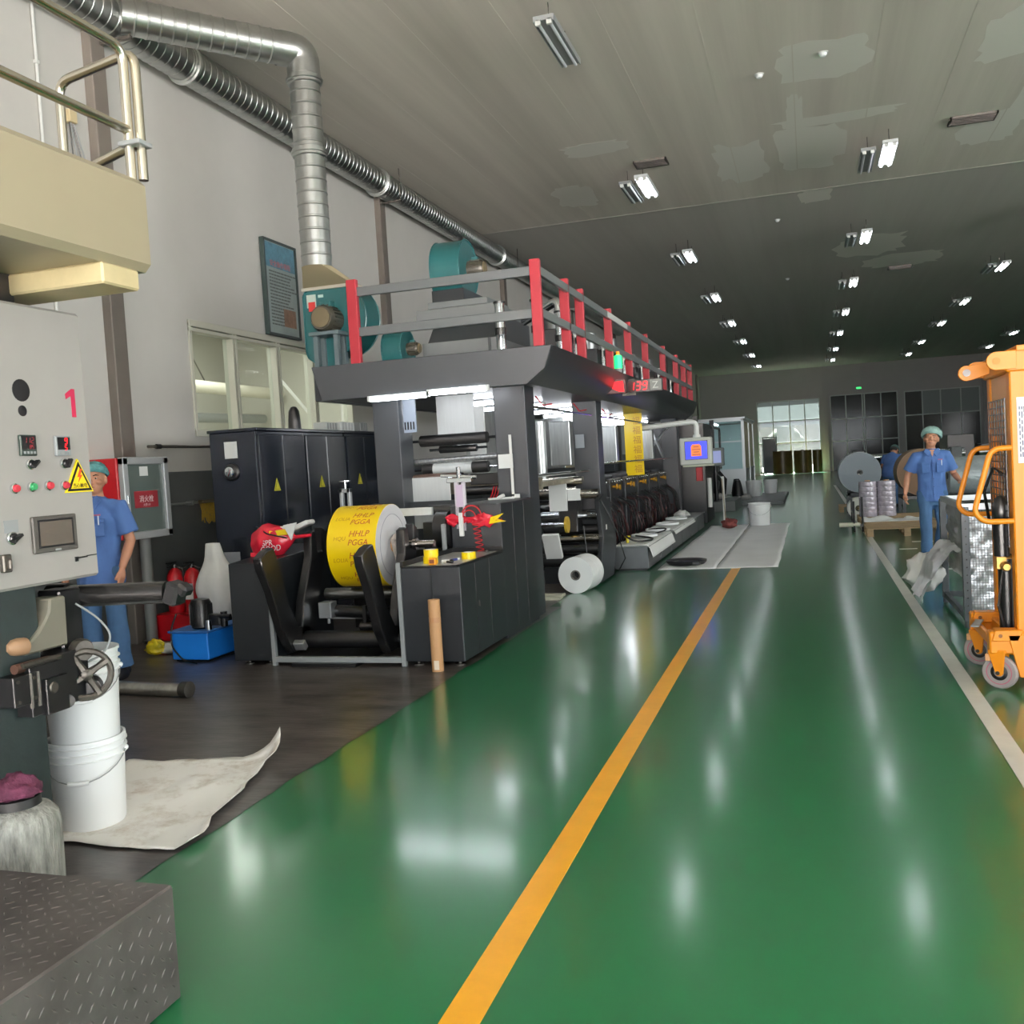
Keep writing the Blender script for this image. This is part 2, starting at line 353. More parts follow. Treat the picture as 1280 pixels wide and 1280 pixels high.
# dark stores behind the middle and right glazing
dk = mat('store_dark', '#2b2e2e', .8)
struct(MB().bx(.95, 10.2, YF + 5, YF + 5.2, 0, 5).bx(.95, 1.1, YF + .2, YF + 5, 0, 5).bx(10.1, 10.2, YF + .2, YF + 5, 0, 5).bx(.95, 10.2, YF + .2, YF + 5.2, 5, 5.2).bx(.95, 10.2, YF + .2, YF + 5.2, -.1, 0).mk('wall_store_behind', dk))
struct(MB().bx(-14, .9, YF + .2, YF + 30, -.15, -.02).mk('ground_outside', mat('yard_concrete', '#b3a8a0', .8)))
struct(MB().bx(-14, .85, YF + 29, YF + 30, -.1, 3.6).bx(-5.4, -3.3, YF + .5, YF + 9, 0, 5).bx(-2.0, -.9, YF + 3, YF + 3.3, 0, 3.0).mk('wall_yard', mat('yard_wall', '#3c413f', .8)))
# right wall and the wall behind the camera with its loading door opening
struct(MB().bx(XR, XR + .2, 14.2, YF, 0, ZC + .15).bx(XR, XR + .2, YN, -3.2, 0, ZC).bx(XR, XR + .2, -3.2, 14.2, 0, 1.2).bx(XR, XR + .2, -3.2, 14.2, 4.6, ZC).mk('wall_right', wallp))
wr_ = struct(MB().bx(XR - .02, XR + .1, -3.2, 14.2, 1.2, 1.28).bx(XR - .02, XR + .1, -3.2, 14.2, 4.52, 4.6).mk('window_5', ffm))  # assumed window band out of view, added to go with the fill light
for k in range(9): MB().bx(XR - .02, XR + .1, -3.2 + k * 2.165, -3.12 + k * 2.165, 1.2, 4.6).mk('window_mullion', ffm, wr_)
struct(MB().bx(XL - .2, -4.2, YN - .2, YN, 0, ZC).bx(9.2, XR + .2, YN - .2, YN, 0, ZC).bx(-4.2, 9.2, YN - .2, YN, 5.2, ZC).mk('wall_near', wallp))
struct(MB().bx(-30, 40, -40, YN - .2, -.2, -.05).mk('ground_loading_yard', MATS['yard_concrete']))

# ------------------------------------------------------------------ ceiling lamps, vents, detectors
def lamp(x, y, lit, label, group, L=1.22):
    t = thing('ceiling_light', label, 'ceiling light', (x, y, 6.1), group)
    MB().prism([(-.11, .05), (.11, .05), (.11, -.018), (.10, -.018), (.09, .0), (-.09, .0), (-.10, -.018), (-.11, -.018)], 'xz', -L / 2, L / 2).mk('lamp_tray', whitep if lit else greyl, t, local=True)
    for s in (-1, 1):
        MB().cyl((s * .06, -L / 2 + .03, -.02), (s * .06, L / 2 - .03, -.02), .018, n=8).mk('lamp_tube', tube_on if lit else tube_off, t, local=True)
        MB().bx(s * .06 - .03, s * .06 + .025, -L / 2, -L / 2 + .04, -.045, .01).mk('lamp_holder', white, t, local=True)
    MB().cyl((0, -L * .3, .06), (0, -L * .3, .30), .006, n=6).cyl((0, L * .3, .06), (0, L * .3, .30), .006, n=6).mk('hanger', dsteel, t, local=True)
    return t
rows = [('row nearest the press', -2.44, [16.5, 22.7, 29.1, 35.2, 41.4, 47.6, 54]), ('middle row', 1.37, [16.6, 22.86, 29.0, 35.2, 41.5, 48.1, 54]), ('row right of middle', 5.15, [22.8, 28.95, 35.5, 41.4, 48.4, 54.5]), ('row nearest the right wall', 8.9, [22.8, 29, 35.3, 41.5, 47.9, 54])]
nth = ['nearest', 'second', 'third', 'fourth', 'fifth', 'sixth', 'seventh']
for rn, x, ysr in rows:
    for i, y in enumerate(ysr):
        far = i > 3
        lab = '%s lit ceiling light of the %s' % (nth[i], rn)
        lamp(x, y, True, lab, 'lit ceiling lights of the ' + rn)
        lamp(x - .30, y + .25, False, 'unlit ceiling light left of the %s lit one, %s' % (nth[i], rn), 'unlit ceiling lights of the ' + rn)
lamp(-2.43, 10.45, False, 'large unlit twin-tube ceiling light nearest the camera above the press', 'unlit ceiling lights of the row nearest the press')
lamp(1.4, 10.4, False, 'unlit ceiling light at the very top edge over the aisle', 'unlit ceiling lights of the middle row')
for (x, y, w), lab in zip(((-2.29, 16.1, .5), (2.56, 16.3, .62), (2.59, 28.9, .6)), ('dark slotted ceiling vent above the press near a lit lamp', 'dark slotted ceiling vent at the right, the largest of three', 'dark slotted ceiling vent farther back over the aisle')):
    t = thing('ceiling_vent', lab, 'vent', (x, y, ZC))
    MB().bx(-w / 2, w / 2, -.17, .17, -.02, .0).mk('vent_backing', black, t, local=True)
    MB().bx(-w / 2 - .02, w / 2 + .02, -.19, -.16, -.035, 0).bx(-w / 2 - .02, w / 2 + .02, .16, .19, -.035, 0).bx(-w / 2 - .02, -w / 2 + .01, -.19, .19, -.035, 0).bx(w / 2 - .01, w / 2 + .02, -.19, .19, -.035, 0).mk('vent_frame', rgbm('#26241f'), t, local=True)
    for k in range(5): MB().bx(-w / 2, w / 2, -.13 + k * .065 - .012, -.13 + k * .065 + .012, -.04, -.02).mk('vent_slat', rgbm('#181613'), t, local=True)
for (x, y), lab in zip(((-.42, 13.1), (.36, 12.75), (-.45, 21.5), (2.9, 29.2), (-.4, 29.0)), ('small white smoke detector on the near ceiling left of the filler patch', 'small white smoke detector on the pale filler patch', 'tiny white smoke detector past the ceiling joint', 'tiny detector beside the farther ceiling vent', 'tiny white detector over the aisle far back')):
    t = thing('smoke_detector', lab, 'detector', (x, y, ZC + (.03 if y > 19.3 else 0)))
    MB().lathe([(.05, 0), (.05, -.02), (.035, -.045), (.012, -.055)], n=16).mk('detector_body', whitep, t, local=True)
    MB().lathe([(.065, 0), (.065, -.008)], n=16).mk('detector_base', white, t, local=True)
# ------------------------------------------------------------------ foreground machine on the left
fm = thing('laminating_machine', 'near machine with pale control panel marked 1, overhead beige platform and handwheel', 'machine', (-3.3, 2.3, 0))
MB().bx(-4.4, -3.06, 2.41, 3.17, 0, 1.2, .01).mk('machine_base', dgreen, fm)
MB().bx(-4.3, -3.14, 3.0, 3.16, 1.1, 2.5, .01).mk('rear_post', black, fm)
pn = MB().bx(-3.35, -3.0, 2.2, 3.475, 1.175, 2.315, .012).mk('control_panel', panelw, fm)
def disc(y, z, r, d, m, name, par=pn, x=-3.0): return MB().lathe([(r, 0), (r, d * .8), (r * .85, d)], (x, y, z), (1, 0, 0), 20).mk(name, m, par)
disc(3.112, 1.964, .045, .002, black, 'round_hole'); disc(3.111, 1.882, .022, .002, black, 'round_hole')
MB().prism([(3.382, 1.865), (3.405, 1.865), (3.405, 1.985), (3.386, 1.985), (3.35, 1.962), (3.352, 1.94), (3.382, 1.955)], 'yz', -3.0, -2.998).mk('number_one', rgbm('#b32148'), pn)
def display(y, z, rows_, fr, colr):
    b = MB().bx(-3.0, -2.985, y - .042, y + .042, z - .042, z + .042, .003).mk('temperature_display', fr, pn)
    MB().bx(-2.987, -2.983, y - .034, y + .034, z - .016, z + .036).mk('display_screen', black, pn)
    for s, yy, zz, h in rows_: digits(s, h, colr, pn, facing((-2.983, y + yy, z + zz), (0, 1, 0), (0, 0, 1)))
    for k in range(4): MB().bx(-2.986, -2.982, y - .03 + k * .017, y - .02 + k * .017, z - .034, z - .024).mk('display_key', greyl, pn)
display(3.115, 1.743, [('112', 0, .02, .022), ('85', .012, -.006, .015)], rgbm('#1d2a25'), leddim)
display(3.303, 1.741, [('9', .012, .02, .024), ('5', .010, -.007, .02)], greyl, ledred)
def selector(y, z, r, ang):
    disc(y, z, r, .012, chrome, 'switch_collar'); disc(y, z, r * .8, .022, black, 'switch_body')
    MB().bx(-2.98, -2.958, y - .006, y + .006, z - r, z + r, .002, RX(ang), (-2.97, y, z)).mk('switch_lever', black, pn)
selector(3.125, 1.667, .021, -50); selector(3.308, 1.668, .021, -35); selector(3.001, 1.379, .026, -60)
MB().bx(-3.0, -2.998, 2.97, 3.04, 1.40, 1.45).mk('switch_plate', greyl, pn)
for y, z, m in ((3.034, 1.573, 'red'), (3.122, 1.576, 'green'), (3.212, 1.578, 'red'), (3.30, 1.576, 'red')):
    disc(y, z, .02, .012, chrome, 'button_collar')
    b = disc(y, z, .015, .024, rgbm('#b8303c') if m == 'red' else rgbm('#2f8a55'), 'push_button')
tri = lambda s, o=0: [(3.384 - s, 1.556), (3.384 + s, 1.556), (3.384, 1.556 + s * 1.74)]
def triang(cy, cz, s, x0, x1, m, nm, par): return MB().prism([(cy - s, cz - s * .58), (cy + s, cz - s * .58), (cy, cz + s * 1.155)], 'yz', x0, x1).mk(nm, m, par)
triang(3.384, 1.591, .082, -3.0, -2.992, rgbm('#f4dc22'), 'warning_sign', pn); triang(3.384, 1.591, .072, -2.993, -2.9905, black, 'warning_border', pn); triang(3.384, 1.5905, .054, -2.991, -2.989, rgbm('#f4d418'), 'warning_face', pn)
MB().prism([(3.388, 1.645), (3.37, 1.607), (3.383, 1.609), (3.374, 1.585), (3.402, 1.618), (3.388, 1.616), (3.40, 1.64)], 'yz', -2.99, -2.9875).mk('lightning_bolt', rgbm('#d8521c'), pn)
text('warning_text', '当心触电', .021, black, pn, facing((-2.9885, 3.384, 1.571), (0, 1, 0), (0, 0, 1)), .0005)
MB().bx(-3.0, -2.985, 3.10, 3.342, 1.305, 1.455, .004).mk('touch_screen', rgbm('#45433f'), pn)
MB().bx(-2.986, -2.983, 3.125, 3.318, 1.325, 1.44).mk('screen_bezel', black, pn); MB().bx(-2.984, -2.982, 3.133, 3.31, 1.333, 1.432).mk('screen_glass', rgbm('#5a544d', .25), pn)
MB().bx(-2.985, -2.982, 3.21, 3.24, 1.309, 1.317).mk('screen_mark', greyl, pn)
MB().bx(-3.0, -2.975, 2.93, 2.975, 1.25, 1.32, .005).bx(-2.98, -2.96, 2.945, 2.96, 1.262, 1.30, .004).mk('door_lock', dsteel, pn)
MB().bx(-3.0, -2.994, 3.33, 3.40, 1.262, 1.268).bx(-3.0, -2.993, 3.33, 3.345, 1.25, 1.27).bx(-3.0, -2.997, 3.40, 3.46, 1.266, 1.27).mk('scuff_wire', black, pn)
MB().bx(-3.16, -3.08, 3.12, 3.2, 2.3, 2.46).mk('cable_gland', black, fm)
# overhead platform with handrail
pf = MB().bx(-4.6, -2.6, .4, 3.485, 2.445, 2.83, .03).mk('overhead_platform', beige, fm)
MB().bx(-4.4, -2.62, 3.18, 3.40, 2.36, 2.445, .008).mk('cross_beam', mat('beam_enamel', '#c9b98f', .45, var=.12), fm)
MB().bx(-4.4, -3.0, 2.9, 3.0, 2.31, 2.44).bx(-3.9, -3.85, 1.0, 3.2, 2.33, 2.44).mk('under_bracket', black, fm)
rr = .0205
rl = MB().tube(fillet([(-2.65, 3.44, 2.83), (-2.65, 3.44, 3.37), (-2.65, 1.2, 3.37)], .07), rr, 12).mk('hand_rail', steel, fm)
MB().tube(fillet([(-2.615, 3.47, 2.83), (-2.615, 3.47, 3.36), (-3.06, 3.53, 3.33), (-3.06, 3.53, 2.83)], .07), rr, 12).mk('end_rail', steel, fm)
MB().cyl((-2.65, 1.2, 3.033), (-2.65, 3.43, 3.033), rr, n=12).mk('middle_rail', steel, fm)
MB().cyl((-2.62, 3.46, 2.985), (-3.06, 3.53, 2.91), rr, n=12).mk('end_rail', steel, fm)
MB().bx(-2.685, -2.58, 3.41, 3.50, 2.965, 2.985, .003).mk('rail_clamp', greyl, fm)
MB().cyl((-2.65, 1.3, 2.83), (-2.65, 1.3, 3.37), rr).mk('rail_post', steel, fm)
# guide roller held by a cast bracket
MB().prism([(3.30, .90), (3.305, 1.11), (3.215, 1.11), (3.205, 1.056), (3.178, 1.02), (3.145, .985), (3.07, .93), (3.06, .90)], 'yz', -3.16, -3.04, .008).mk('cast_bracket', rgbm('#6a685c', .5), fm)
MB().lathe([(.012, 0), (.03, .02), (.036, .05), (.036, .09)], (-3.06, 2.99, .945), (0, 1, -.1), 16).mk('bracket_pad', mat('bracket_pad_tan', '#97775a', .5), fm)
gr = MB().lathe([(.02, -.06), (.02, 0), (.049, .0), (.049, .50), (.02, .50), (.02, .58)], (-3.2, 3.45, 1.085), (.985, .17, 0), 24).mk('guide_roller', mat('roller_black', '#161616', .25), fm)
MB().lathe([(.06, -.05), (.06, .04)], (-3.2, 3.45, 1.085), (.985, .17, 0), 20).mk('roller_collar', black, fm)
MB().bx(-2.70, -2.63, 3.49, 3.58, 1.03, 1.13, .012, RY(20)).bx(-2.65, -2.59, 3.5, 3.57, 1.07, 1.12, .012, RY(35)).mk('roller_bearing', black, fm)
MB().lathe([(.035, 0), (.035, .01)], (-2.72, 3.535, 1.085), (.985, .17, 0), 20).mk('bearing_ring', dsteel, fm)
MB().bx(-3.2, -3.08, 3.31, 3.44, .86, 1.13, .008).mk('bracket_arm', black, fm)
# gear box and hand wheel
MB().bx(-3.22, -2.985, 3.02, 3.18, .66, .86, .003).bx(-3.14, -3.0, 3.16, 3.36, .66, .88, .003).bx(-3.10, -2.98, 2.93, 3.05, .72, .84, .003).mk('gear_box', black, fm)
MB().cyl((-3.0, 3.0, .87), (-3.0, 3.2, .87), .012, n=10).cyl((-2.985, 3.02, .70), (-2.985, 3.02, .84), .01, n=8).cyl((-2.985, 3.06, .70), (-2.985, 3.06, .84), .01, n=8).mk('gear_rod', dsteel, fm); MB().lathe([(.03, 0), (.03, .03), (.02, .04)], (-3.0, 3.12, .76), (1, 0, 0), 16).mk('gear_cap', dsteel, fm)
for k, (yy, zz) in enumerate(((2.95, .74), (2.95, .82), (3.03, .82), (3.03, .74))): MB().lathe([(.008, 0), (.008, .008)], (-2.98, yy, zz), (1, 0, 0), 6).mk('bolt', dsteel, fm)
MB().bx(-3.06, -2.965, 3.08, 3.2, .655, .80, .003).mk('gear_cover', black, fm)
MB().cyl((-3.02, 2.98, .862), (-3.02, 3.16, .862), .02, n=12).cyl((-3.0, 2.99, .82), (-3.0, 3.12, .82), .014, n=10).mk('shaft', mat('rusty_shaft', '#5a4238', .45, .6), fm)
MB().lathe([(.05, 0), (.05, .03), (.042, .045)], (-3.03, 3.345, .868), (1, -.35, 0), 20).mk('round_cap', dsteel, fm)
MB().lathe([(.05, -.09), (.05, -.03), (.035, -.02), (.035, .01)], (-2.99, 3.36, .70), (.75, -.66, 0), 18).mk('gear_shaft', black, fm)
MB().lathe([(.028, 0), (.028, .05)], (-3.02, 3.24, .68), (.75, -.66, 0), 14).mk('gear_boss', black, fm)
def handwheel(c, ax, R_, m):
    ax = Vector(ax).normalized(); u = Vector((0, 0, 1)); u = (u - ax * u.dot(ax)).normalized(); w = ax.cross(u); c = Vector(c)
    b = MB().tube([c + (u * math.cos(2 * PI * k / 28) + w * math.sin(2 * PI * k / 28)) * R_ for k in range(28)], .014, 8, closed=True)
    b.lathe([(.024, -.025), (.024, .015), (.012, .022)], c, ax, 14)
    for k in range(4):
        a = .5 + k * PI / 2; d = u * math.cos(a) + w * math.sin(a); e = ax.cross(d)
        b.tube([c + d * .01, c + d * (R_ * .55), c + d * R_], [.019, .014, .018], 6)
    return b
handwheel((-2.985, 3.325, .765), (.80, -.6, 0), .10, dsteel).mk('hand_wheel', dsteel, fm)
MB().tube(fillet([(-3.08, 3.40, 1.06), (-3.03, 3.47, .99), (-3.0, 3.52, .90), (-3.02, 3.48, .82), (-3.05, 3.4, .80)], .06), .005, 8).mk('grey_cable', greyl, fm)
# ------------------------------------------------------------------ buckets, sheet, drum, steel step, roller shaft
def bucket(name, label, loc, r0, r1, h, ribs, grp=None, handle=None, m=whitep, cat='bucket', wire=True):
    t = thing(name, label, cat, loc, grp)
    P = [(r0 * .96, 0), (r0, .012)]
    for a, b, d in ribs: 
        ra = r0 + (r1 - r0) * a / h
        P += [(ra, a), (ra + d, a + .004), (ra + d, b - .004), (ra, b)]
    P += [(r1, h - .014), (r1 + .006, h - .012), (r1 + .006, h), (r1 - .004, h), (r0 - .004, .02), (.0, .02)]
    MB().lathe(P, n=40, cap=False).lathe([(r0 * .96, 0), (0, 0)], n=40, cap=False).mk('bucket_body', m, t, local=True)
    if handle:
        a0, zt, drop = handle; w = r1 + .004; ca, sa = math.cos(a0), math.sin(a0); pts = []
        for k in range(13):
            q = PI * k / 12; x = math.cos(q) * w; y = -math.sin(q) * (w + .015); z = zt - math.sin(q) * drop
            pts.append((x * ca - y * sa, x * sa + y * ca, z))
        MB().tube(pts, .0028, 6).mk('bail_handle', greyl if wire else whitep, t, local=True)
        MB().tube(pts[5:8], .011, 8).mk('handle_grip', whitep, t, local=True)
        for e in (pts[0], pts[-1]): MB().ell(e, (.013, .013, .013), 10, 6).mk('handle_ear', whitep, t, local=True)
    return t
bucket('bucket', 'white plastic bucket, lower of the stacked pair on the wrinkled sheet', (-3.265, 3.60, .006), .150, .168, .41, [(.315, .325, .01), (.345, .357, .012), (.375, .387, .012)], 'stacked white buckets', (math.radians(28), .335, .10))
bucket('bucket', 'white plastic bucket nested on top of another behind the handwheel', (-3.262, 3.60, .305), .145, .166, .515, [(.405, .415, .009), (.435, .447, .01), (.465, .477, .01)], 'stacked white buckets', (math.radians(40), .42, .12))
def sheet(name, P, seed, amp, m, label, cat, z=.006, nu=26, curl=None, group=None):
    a, b, c, d = [Vector((p[0], p[1], 0)) for p in P]
    def f(u, v):
        p = (a * (1 - u) + b * u) * (1 - v) + (d * (1 - u) + c * u) * v
        q = noise.noise(Vector((p.x * 3.3 + seed, p.y * 3.3, seed))) * .5 + noise.noise(Vector((p.x * 9 + seed, p.y * 9, 3.1))) * .3 + noise.noise(Vector((p.x * 22, p.y * 22 + seed, 1.7))) * .12
        p = p + Vector((noise.noise(Vector((p.x * 5, p.y * 5, seed + 9))), noise.noise(Vector((p.x * 5, p.y * 5, seed + 19))), 0)) * (amp * 1.4)
        p.z = z + max(0, q + .25) * amp
        if curl: p.z += curl(u, v)
        return p
    o = MB().grid(f, nu, nu).mk(name, m, None, ang=80, recalc=False)
    so = o.modifiers.new('s', 'SOLIDIFY'); so.thickness = .002; so.offset = 1
    return tag(o, label, cat, group)
sheetm = mat('soiled_sheet', '#dcd9d1', .6, var=.0)
_m = sheetm; _nt = _m.node_tree; _tc = N(_m, 'ShaderNodeTexCoord'); _n = N(_m, 'ShaderNodeTexNoise'); _n.inputs['Scale'].default_value = 3.2; _n.inputs['Detail'].default_value = 9; _n.inputs['Roughness'].default_value = .75
_rp = N(_m, 'ShaderNodeValToRGB'); _rp.color_ramp.elements[0].position = .5; _rp.color_ramp.elements[0].color = lin('#f0ede8'); _rp.color_ramp.elements[1].position = .72; _rp.color_ramp.elements[1].color = lin('#b3a390')
_nt.links.new(_tc.outputs['Object'], _n.inputs['Vector']); _nt.links.new(_n.outputs['Fac'], _rp.inputs['Fac']); _nt.links.new(_rp.outputs['Color'], _nt.nodes['Principled BSDF'].inputs['Base Color'])
def crl(u, v):
    d = max(0, (u + v) - 1.72); return d * d * 1.6 + max(0, u - .93) * .5
sheet('floor_sheet', [(-3.40, 3.36), (-2.55, 3.33), (-2.87, 4.62), (-3.72, 4.42)], 4, .03, sheetm, 'wrinkled soiled white sheet on dark floor under the bucket stack', 'sheet', curl=crl)
o = MB().lathe([(.0, 0), (.145, 0), (.15, .01), (.152, .31), (.145, .35), (.12, .38), (.095, .392), (.0, .392)], (-2.885, 2.80, 0), n=36, cap=False).mk('ink_drum', mat('crusted_drum', '#9a9a93', .7, var=.6, vscale=9, bump=.6, bscale=22, stretch=(3, 3, .7)), None, loc=(-2.885, 2.80, 0))
tag(o, 'crusted grey drum behind the steel step', 'drum')
MB().lathe([(.09, .385), (.088, .425), (.07, .43)], (-2.885, 2.80, 0), n=28).mk('drum_lid', blackr, o)
def ragb(c, r, seed, m, nm, label, cat, nu=28, fl=.45):
    def f(u, v):
        a, b = 2 * PI * u, PI * v; d = Vector((math.sin(b) * math.cos(a), math.sin(b) * math.sin(a), math.cos(b)))
        k = 1 + .35 * noise.noise(d * 2.2 + Vector((seed, 0, 0))) + .16 * noise.noise(d * 6 + Vector((0, seed, 0)))
        return Vector((c[0] + d.x * r[0] * k, c[1] + d.y * r[1] * k, c[2] + (d.z * r[2] * k if d.z > 0 else d.z * r[2] * fl)))
    b = MB().grid(f, nu, nu // 2); bmesh.ops.remove_doubles(b.bm, verts=list(b.bm.verts), dist=.0005)
    o = b.mk(nm, m, None, ang=60); return tag(o, label, cat)
ragb((-2.87, 2.79, .445), (.09, .09, .065), 3, mat('maroon_rag', '#521d38', .8, var=.4, vscale=18, bump=.4), 'rag', 'crumpled maroon rag on the lid of the crusted drum', 'rag', fl=.3)
stepm = mat('chequer_plate', '#5c5856', .42, .25, var=.35, vscale=5)
st = MB().bx(-4.2, -1.885, .6, 2.385, 0, .35, .006).mk('steel_step', stepm, None, loc=(-2.8, 1.6, 0)); tag(st, 'dark chequer-plate steel step in the near left corner', 'step')
bb = MB(); cnt = 0
def lug(b, M):
    vs = [b.bm.verts.new(M @ Vector(p)) for p in ((-.016, 0, 0), (0, -.0045, 0), (.016, 0, 0), (0, .0045, 0), (-.007, 0, .0018), (.007, 0, .0018))]
    for f in ((0, 1, 4), (1, 5, 4), (1, 2, 5), (2, 3, 5), (3, 4, 5), (3, 0, 4)): b.bm.faces.new([vs[i] for i in f])
for i in range(34):
    for j in range(36):
        x, y = -3.3 + i * .0415, .9 + j * .0415 + (i % 2) * .0207
        if y < 2.37 and x < -1.9: lug(bb, Matrix.Translation((x, y, .3497)) @ Matrix.Rotation(PI / 4 if (i + j) % 2 else -PI / 4, 4, 'Z'))
for i in range(36):
    for j in range(8):
        y, z = .9 + i * .0415, .03 + j * .0415 + (i % 2) * .02
        if z < .335 and y < 2.37: lug(bb, Matrix.Translation((-1.8853, y, z)) @ Matrix.Rotation(PI / 2, 4, 'Y') @ Matrix.Rotation(PI / 4 if (i + j) % 2 else -PI / 4, 4, 'Z'))
lo = bb.mk('tread_pattern', stepm, st); lo['kind'] = 'stuff'
t = thing('roller_shaft', 'bare steel roller shaft lying on the dark floor behind the buckets', 'shaft', (-4.6, 5.9, 0))
MB().cyl((-5.1, 5.93, .055), (-4.44, 5.88, .055), .05, n=20).mk('shaft_tube', mat('worn_chrome', '#a8a69e', .3, .9, var=.35, vscale=10), t)
MB().lathe([(.055, 0), (.06, .01), (.06, .07), (.03, .075)], (-4.44, 5.88, .06), (.99, -.07, 0), 20).mk('shaft_end', dsteel, t)
# ------------------------------------------------------------------ along the left wall
t = thing('hydrant_cabinet', 'red fire hydrant cabinet with silver framed glass door on the wall', 'cabinet', (-6.3, 7.75, 1.06))
MB().bx(-6.484, -6.15, 7.44, 8.12, 1.06, 1.83, .008).mk('cabinet_body', redd, t)
d = MB().bx(-6.15, -6.09, 7.46, 8.12, 1.765, 1.835, .006).bx(-6.15, -6.09, 7.46, 8.12, 1.055, 1.125, .006).bx(-6.15, -6.09, 7.46, 7.53, 1.06, 1.83, .006).bx(-6.15, -6.09, 8.05, 8.12, 1.06, 1.83, .006).mk('door', mat('door_silver', '#b4b7b9', .35, .3), t)
MB().bx(-6.14, -6.12, 7.52, 8.06, 1.11, 1.78).mk('door_glass', mat('cabinet_glass', '#5f6a66', .12, spec=.7), d)
MB().bx(-6.121, -6.118, 7.72, 7.84, 1.655, 1.745).mk('paper_label', paper, d)
pl = MB().bx(-6.121, -6.117, 7.62, 7.96, 1.35, 1.51).mk('red_plate', rgbm('#8f2a33'), d)
text('plate_text', '消火栓', .07, rgbm('#e8d8d8'), d, facing((-6.116, 7.79, 1.43), (0, 1, 0), (0, 0, 1)), .0005)
text('plate_small_text', '火警119', .03, rgbm('#d9b9bb'), d, facing((-6.116, 7.79, 1.375), (0, 1, 0), (0, 0, 1)), .0005)
MB().bx(-6.09, -6.075, 7.48, 7.495, 1.4, 1.48, .003).mk('door_handle', chrome, d)
t = thing('stand_pipe', 'grey vertical stand pipe below the hydrant cabinet', 'pipe', (-6.3, 7.95, 0))
MB().cyl((-6.3, 7.95, 0), (-6.3, 7.95, 1.06), .055, n=16).mk('pipe', rgbm('#6c706e'), t); MB().lathe([(.085, 0), (.085, .03)], (-6.3, 7.95, 0)).mk('pipe_flange', greyd, t); MB().lathe([(.07, .5), (.07, .56)], (-6.3, 7.95, 0)).mk('pipe_collar', greyd, t)
def extinguisher(loc, label, s=1.):
    t = thing('fire_extinguisher', label, 'fire extinguisher', loc, 'fire extinguishers')
    MB().lathe([(.078 * s, 0), (.082 * s, .02), (.082 * s, .36 * s), (.06 * s, .42 * s), (.025 * s, .45 * s)], n=24).mk('cylinder', redd, t, local=True)
    MB().lathe([(.024 * s, .44 * s), (.024 * s, .49 * s)], n=14).bx(-.012, .012, -.12 * s, .03, .5 * s, .515 * s, .003).bx(-.012, .012, -.11 * s, .03, .475 * s, .487 * s, .003, RX(12)).mk('valve_handle', black, t, local=True)
    MB().tube([(.02, .0, .47 * s), (.10 * s, .0, .44 * s), (.105 * s, 0, .3 * s), (.1 * s, 0, .12 * s)], .011, 8).mk('discharge_hose', blackr, t, local=True)
    MB().bx(-.055 * s, .055 * s, -.086 * s, -.081 * s, .14 * s, .30 * s).mk('label_sticker', paper, t, local=True)
    return t
MB_box = MB().bx(-6.36, -5.86, 8.02, 8.42, 0, .26, .01).mk('extinguisher_box', redd, None, loc=(-6.1, 8.2, 0)); tag(MB_box, 'low red fire equipment box under the extinguishers', 'box')
extinguisher((-5.98, 8.22, .26), 'red fire extinguisher with white label, nearer the white sack'); extinguisher((-6.2, 8.24, .26), 'red fire extinguisher next to the stand pipe')
# hydraulic power unit
t = thing('hydraulic_unit', 'blue hydraulic tank with a black finned motor on top', 'hydraulic unit', (-5.2, 7.2, 0))
MB().bx(-5.41, -5.04, 7.07, 7.62, .02, .255, .008).mk('tank', blue, t); MB().bx(-5.43, -5.02, 7.05, 7.64, .255, .275, .004).mk('tank_lid', rgbm('#2a62a8'), t)
MB().bx(-5.39, -5.06, 7.10, 7.58, 0, .02).mk('tank_foot', black, t)
mo = MB().lathe([(.075, .275), (.09, .29), (.09, .5), (.075, .53), (.03, .54)], (-5.19, 7.22, 0), n=24).mk('motor', black, t)
fb = MB()
for k in range(18):
    a = 2 * PI * k / 18; fb.bx(-5.19 + .085, -5.19 + .10, 7.217, 7.223, .31, .49, 0, Matrix.Rotation(a, 3, 'Z'), (-5.19, 7.22, .4))
fb.mk('motor_fins', black, mo)['kind'] = 'stuff'
MB().bx(-5.10, -4.98, 7.18, 7.28, .30, .40, .01).bx(-5.05, -4.9, 7.2, 7.26, .34, .37).cyl((-5.0, 7.2, .38), (-4.88, 7.2, .38), .02).cyl((-4.96, 7.22, .29), (-4.96, 7.22, .42), .03).mk('valve_block', black, t)
MB().lathe([(.03, .275), (.03, .36), (.015, .365)], (-5.06, 7.13, 0)).mk('filler_cap', chrome, t)
MB().tube(fillet([(-5.36, 7.1, .42), (-5.395, 7.06, .3), (-5.39, 7.045, .14), (-5.28, 7.03, .03), (-5.1, 6.98, .012)], .05), .008, 8).mk('power_cable', blackr, t)
# white sack
def sackf(u, v):
    a = 2 * PI * u; k = 1 + .22 * noise.noise(Vector((math.cos(a) * 1.8, math.sin(a) * 1.8, v * 4))); z = v
    prof = [(0, .19), (.15, .225), (.55, .21), (.72, .165), (.85, .10), (1, .07)]
    for (z0, r0), (z1, r1) in zip(prof, prof[1:]):
        if z0 <= z <= z1: r = r0 + (r1 - r0) * (z - z0) / (z1 - z0)
    dx = -.09 * max(0, v - .45)
    return Vector((-5.37 + dx + r * k * math.cos(a), 7.79 + r * .8 * k * math.sin(a), .0 + .98 * v))
b = MB().grid(sackf, 30, 24); bmesh.ops.remove_doubles(b.bm, verts=list(b.bm.verts), dist=.0005)
o = b.mk('sack', mat('woven_sack', '#d9d8d4', .65, var=.08, vscale=5, bump=.25, bscale=12), None, ang=70, loc=(-5.37, 7.79, 0)); tag(o, 'tall white sack twisted at the top beside the blue hydraulic tank', 'sack')
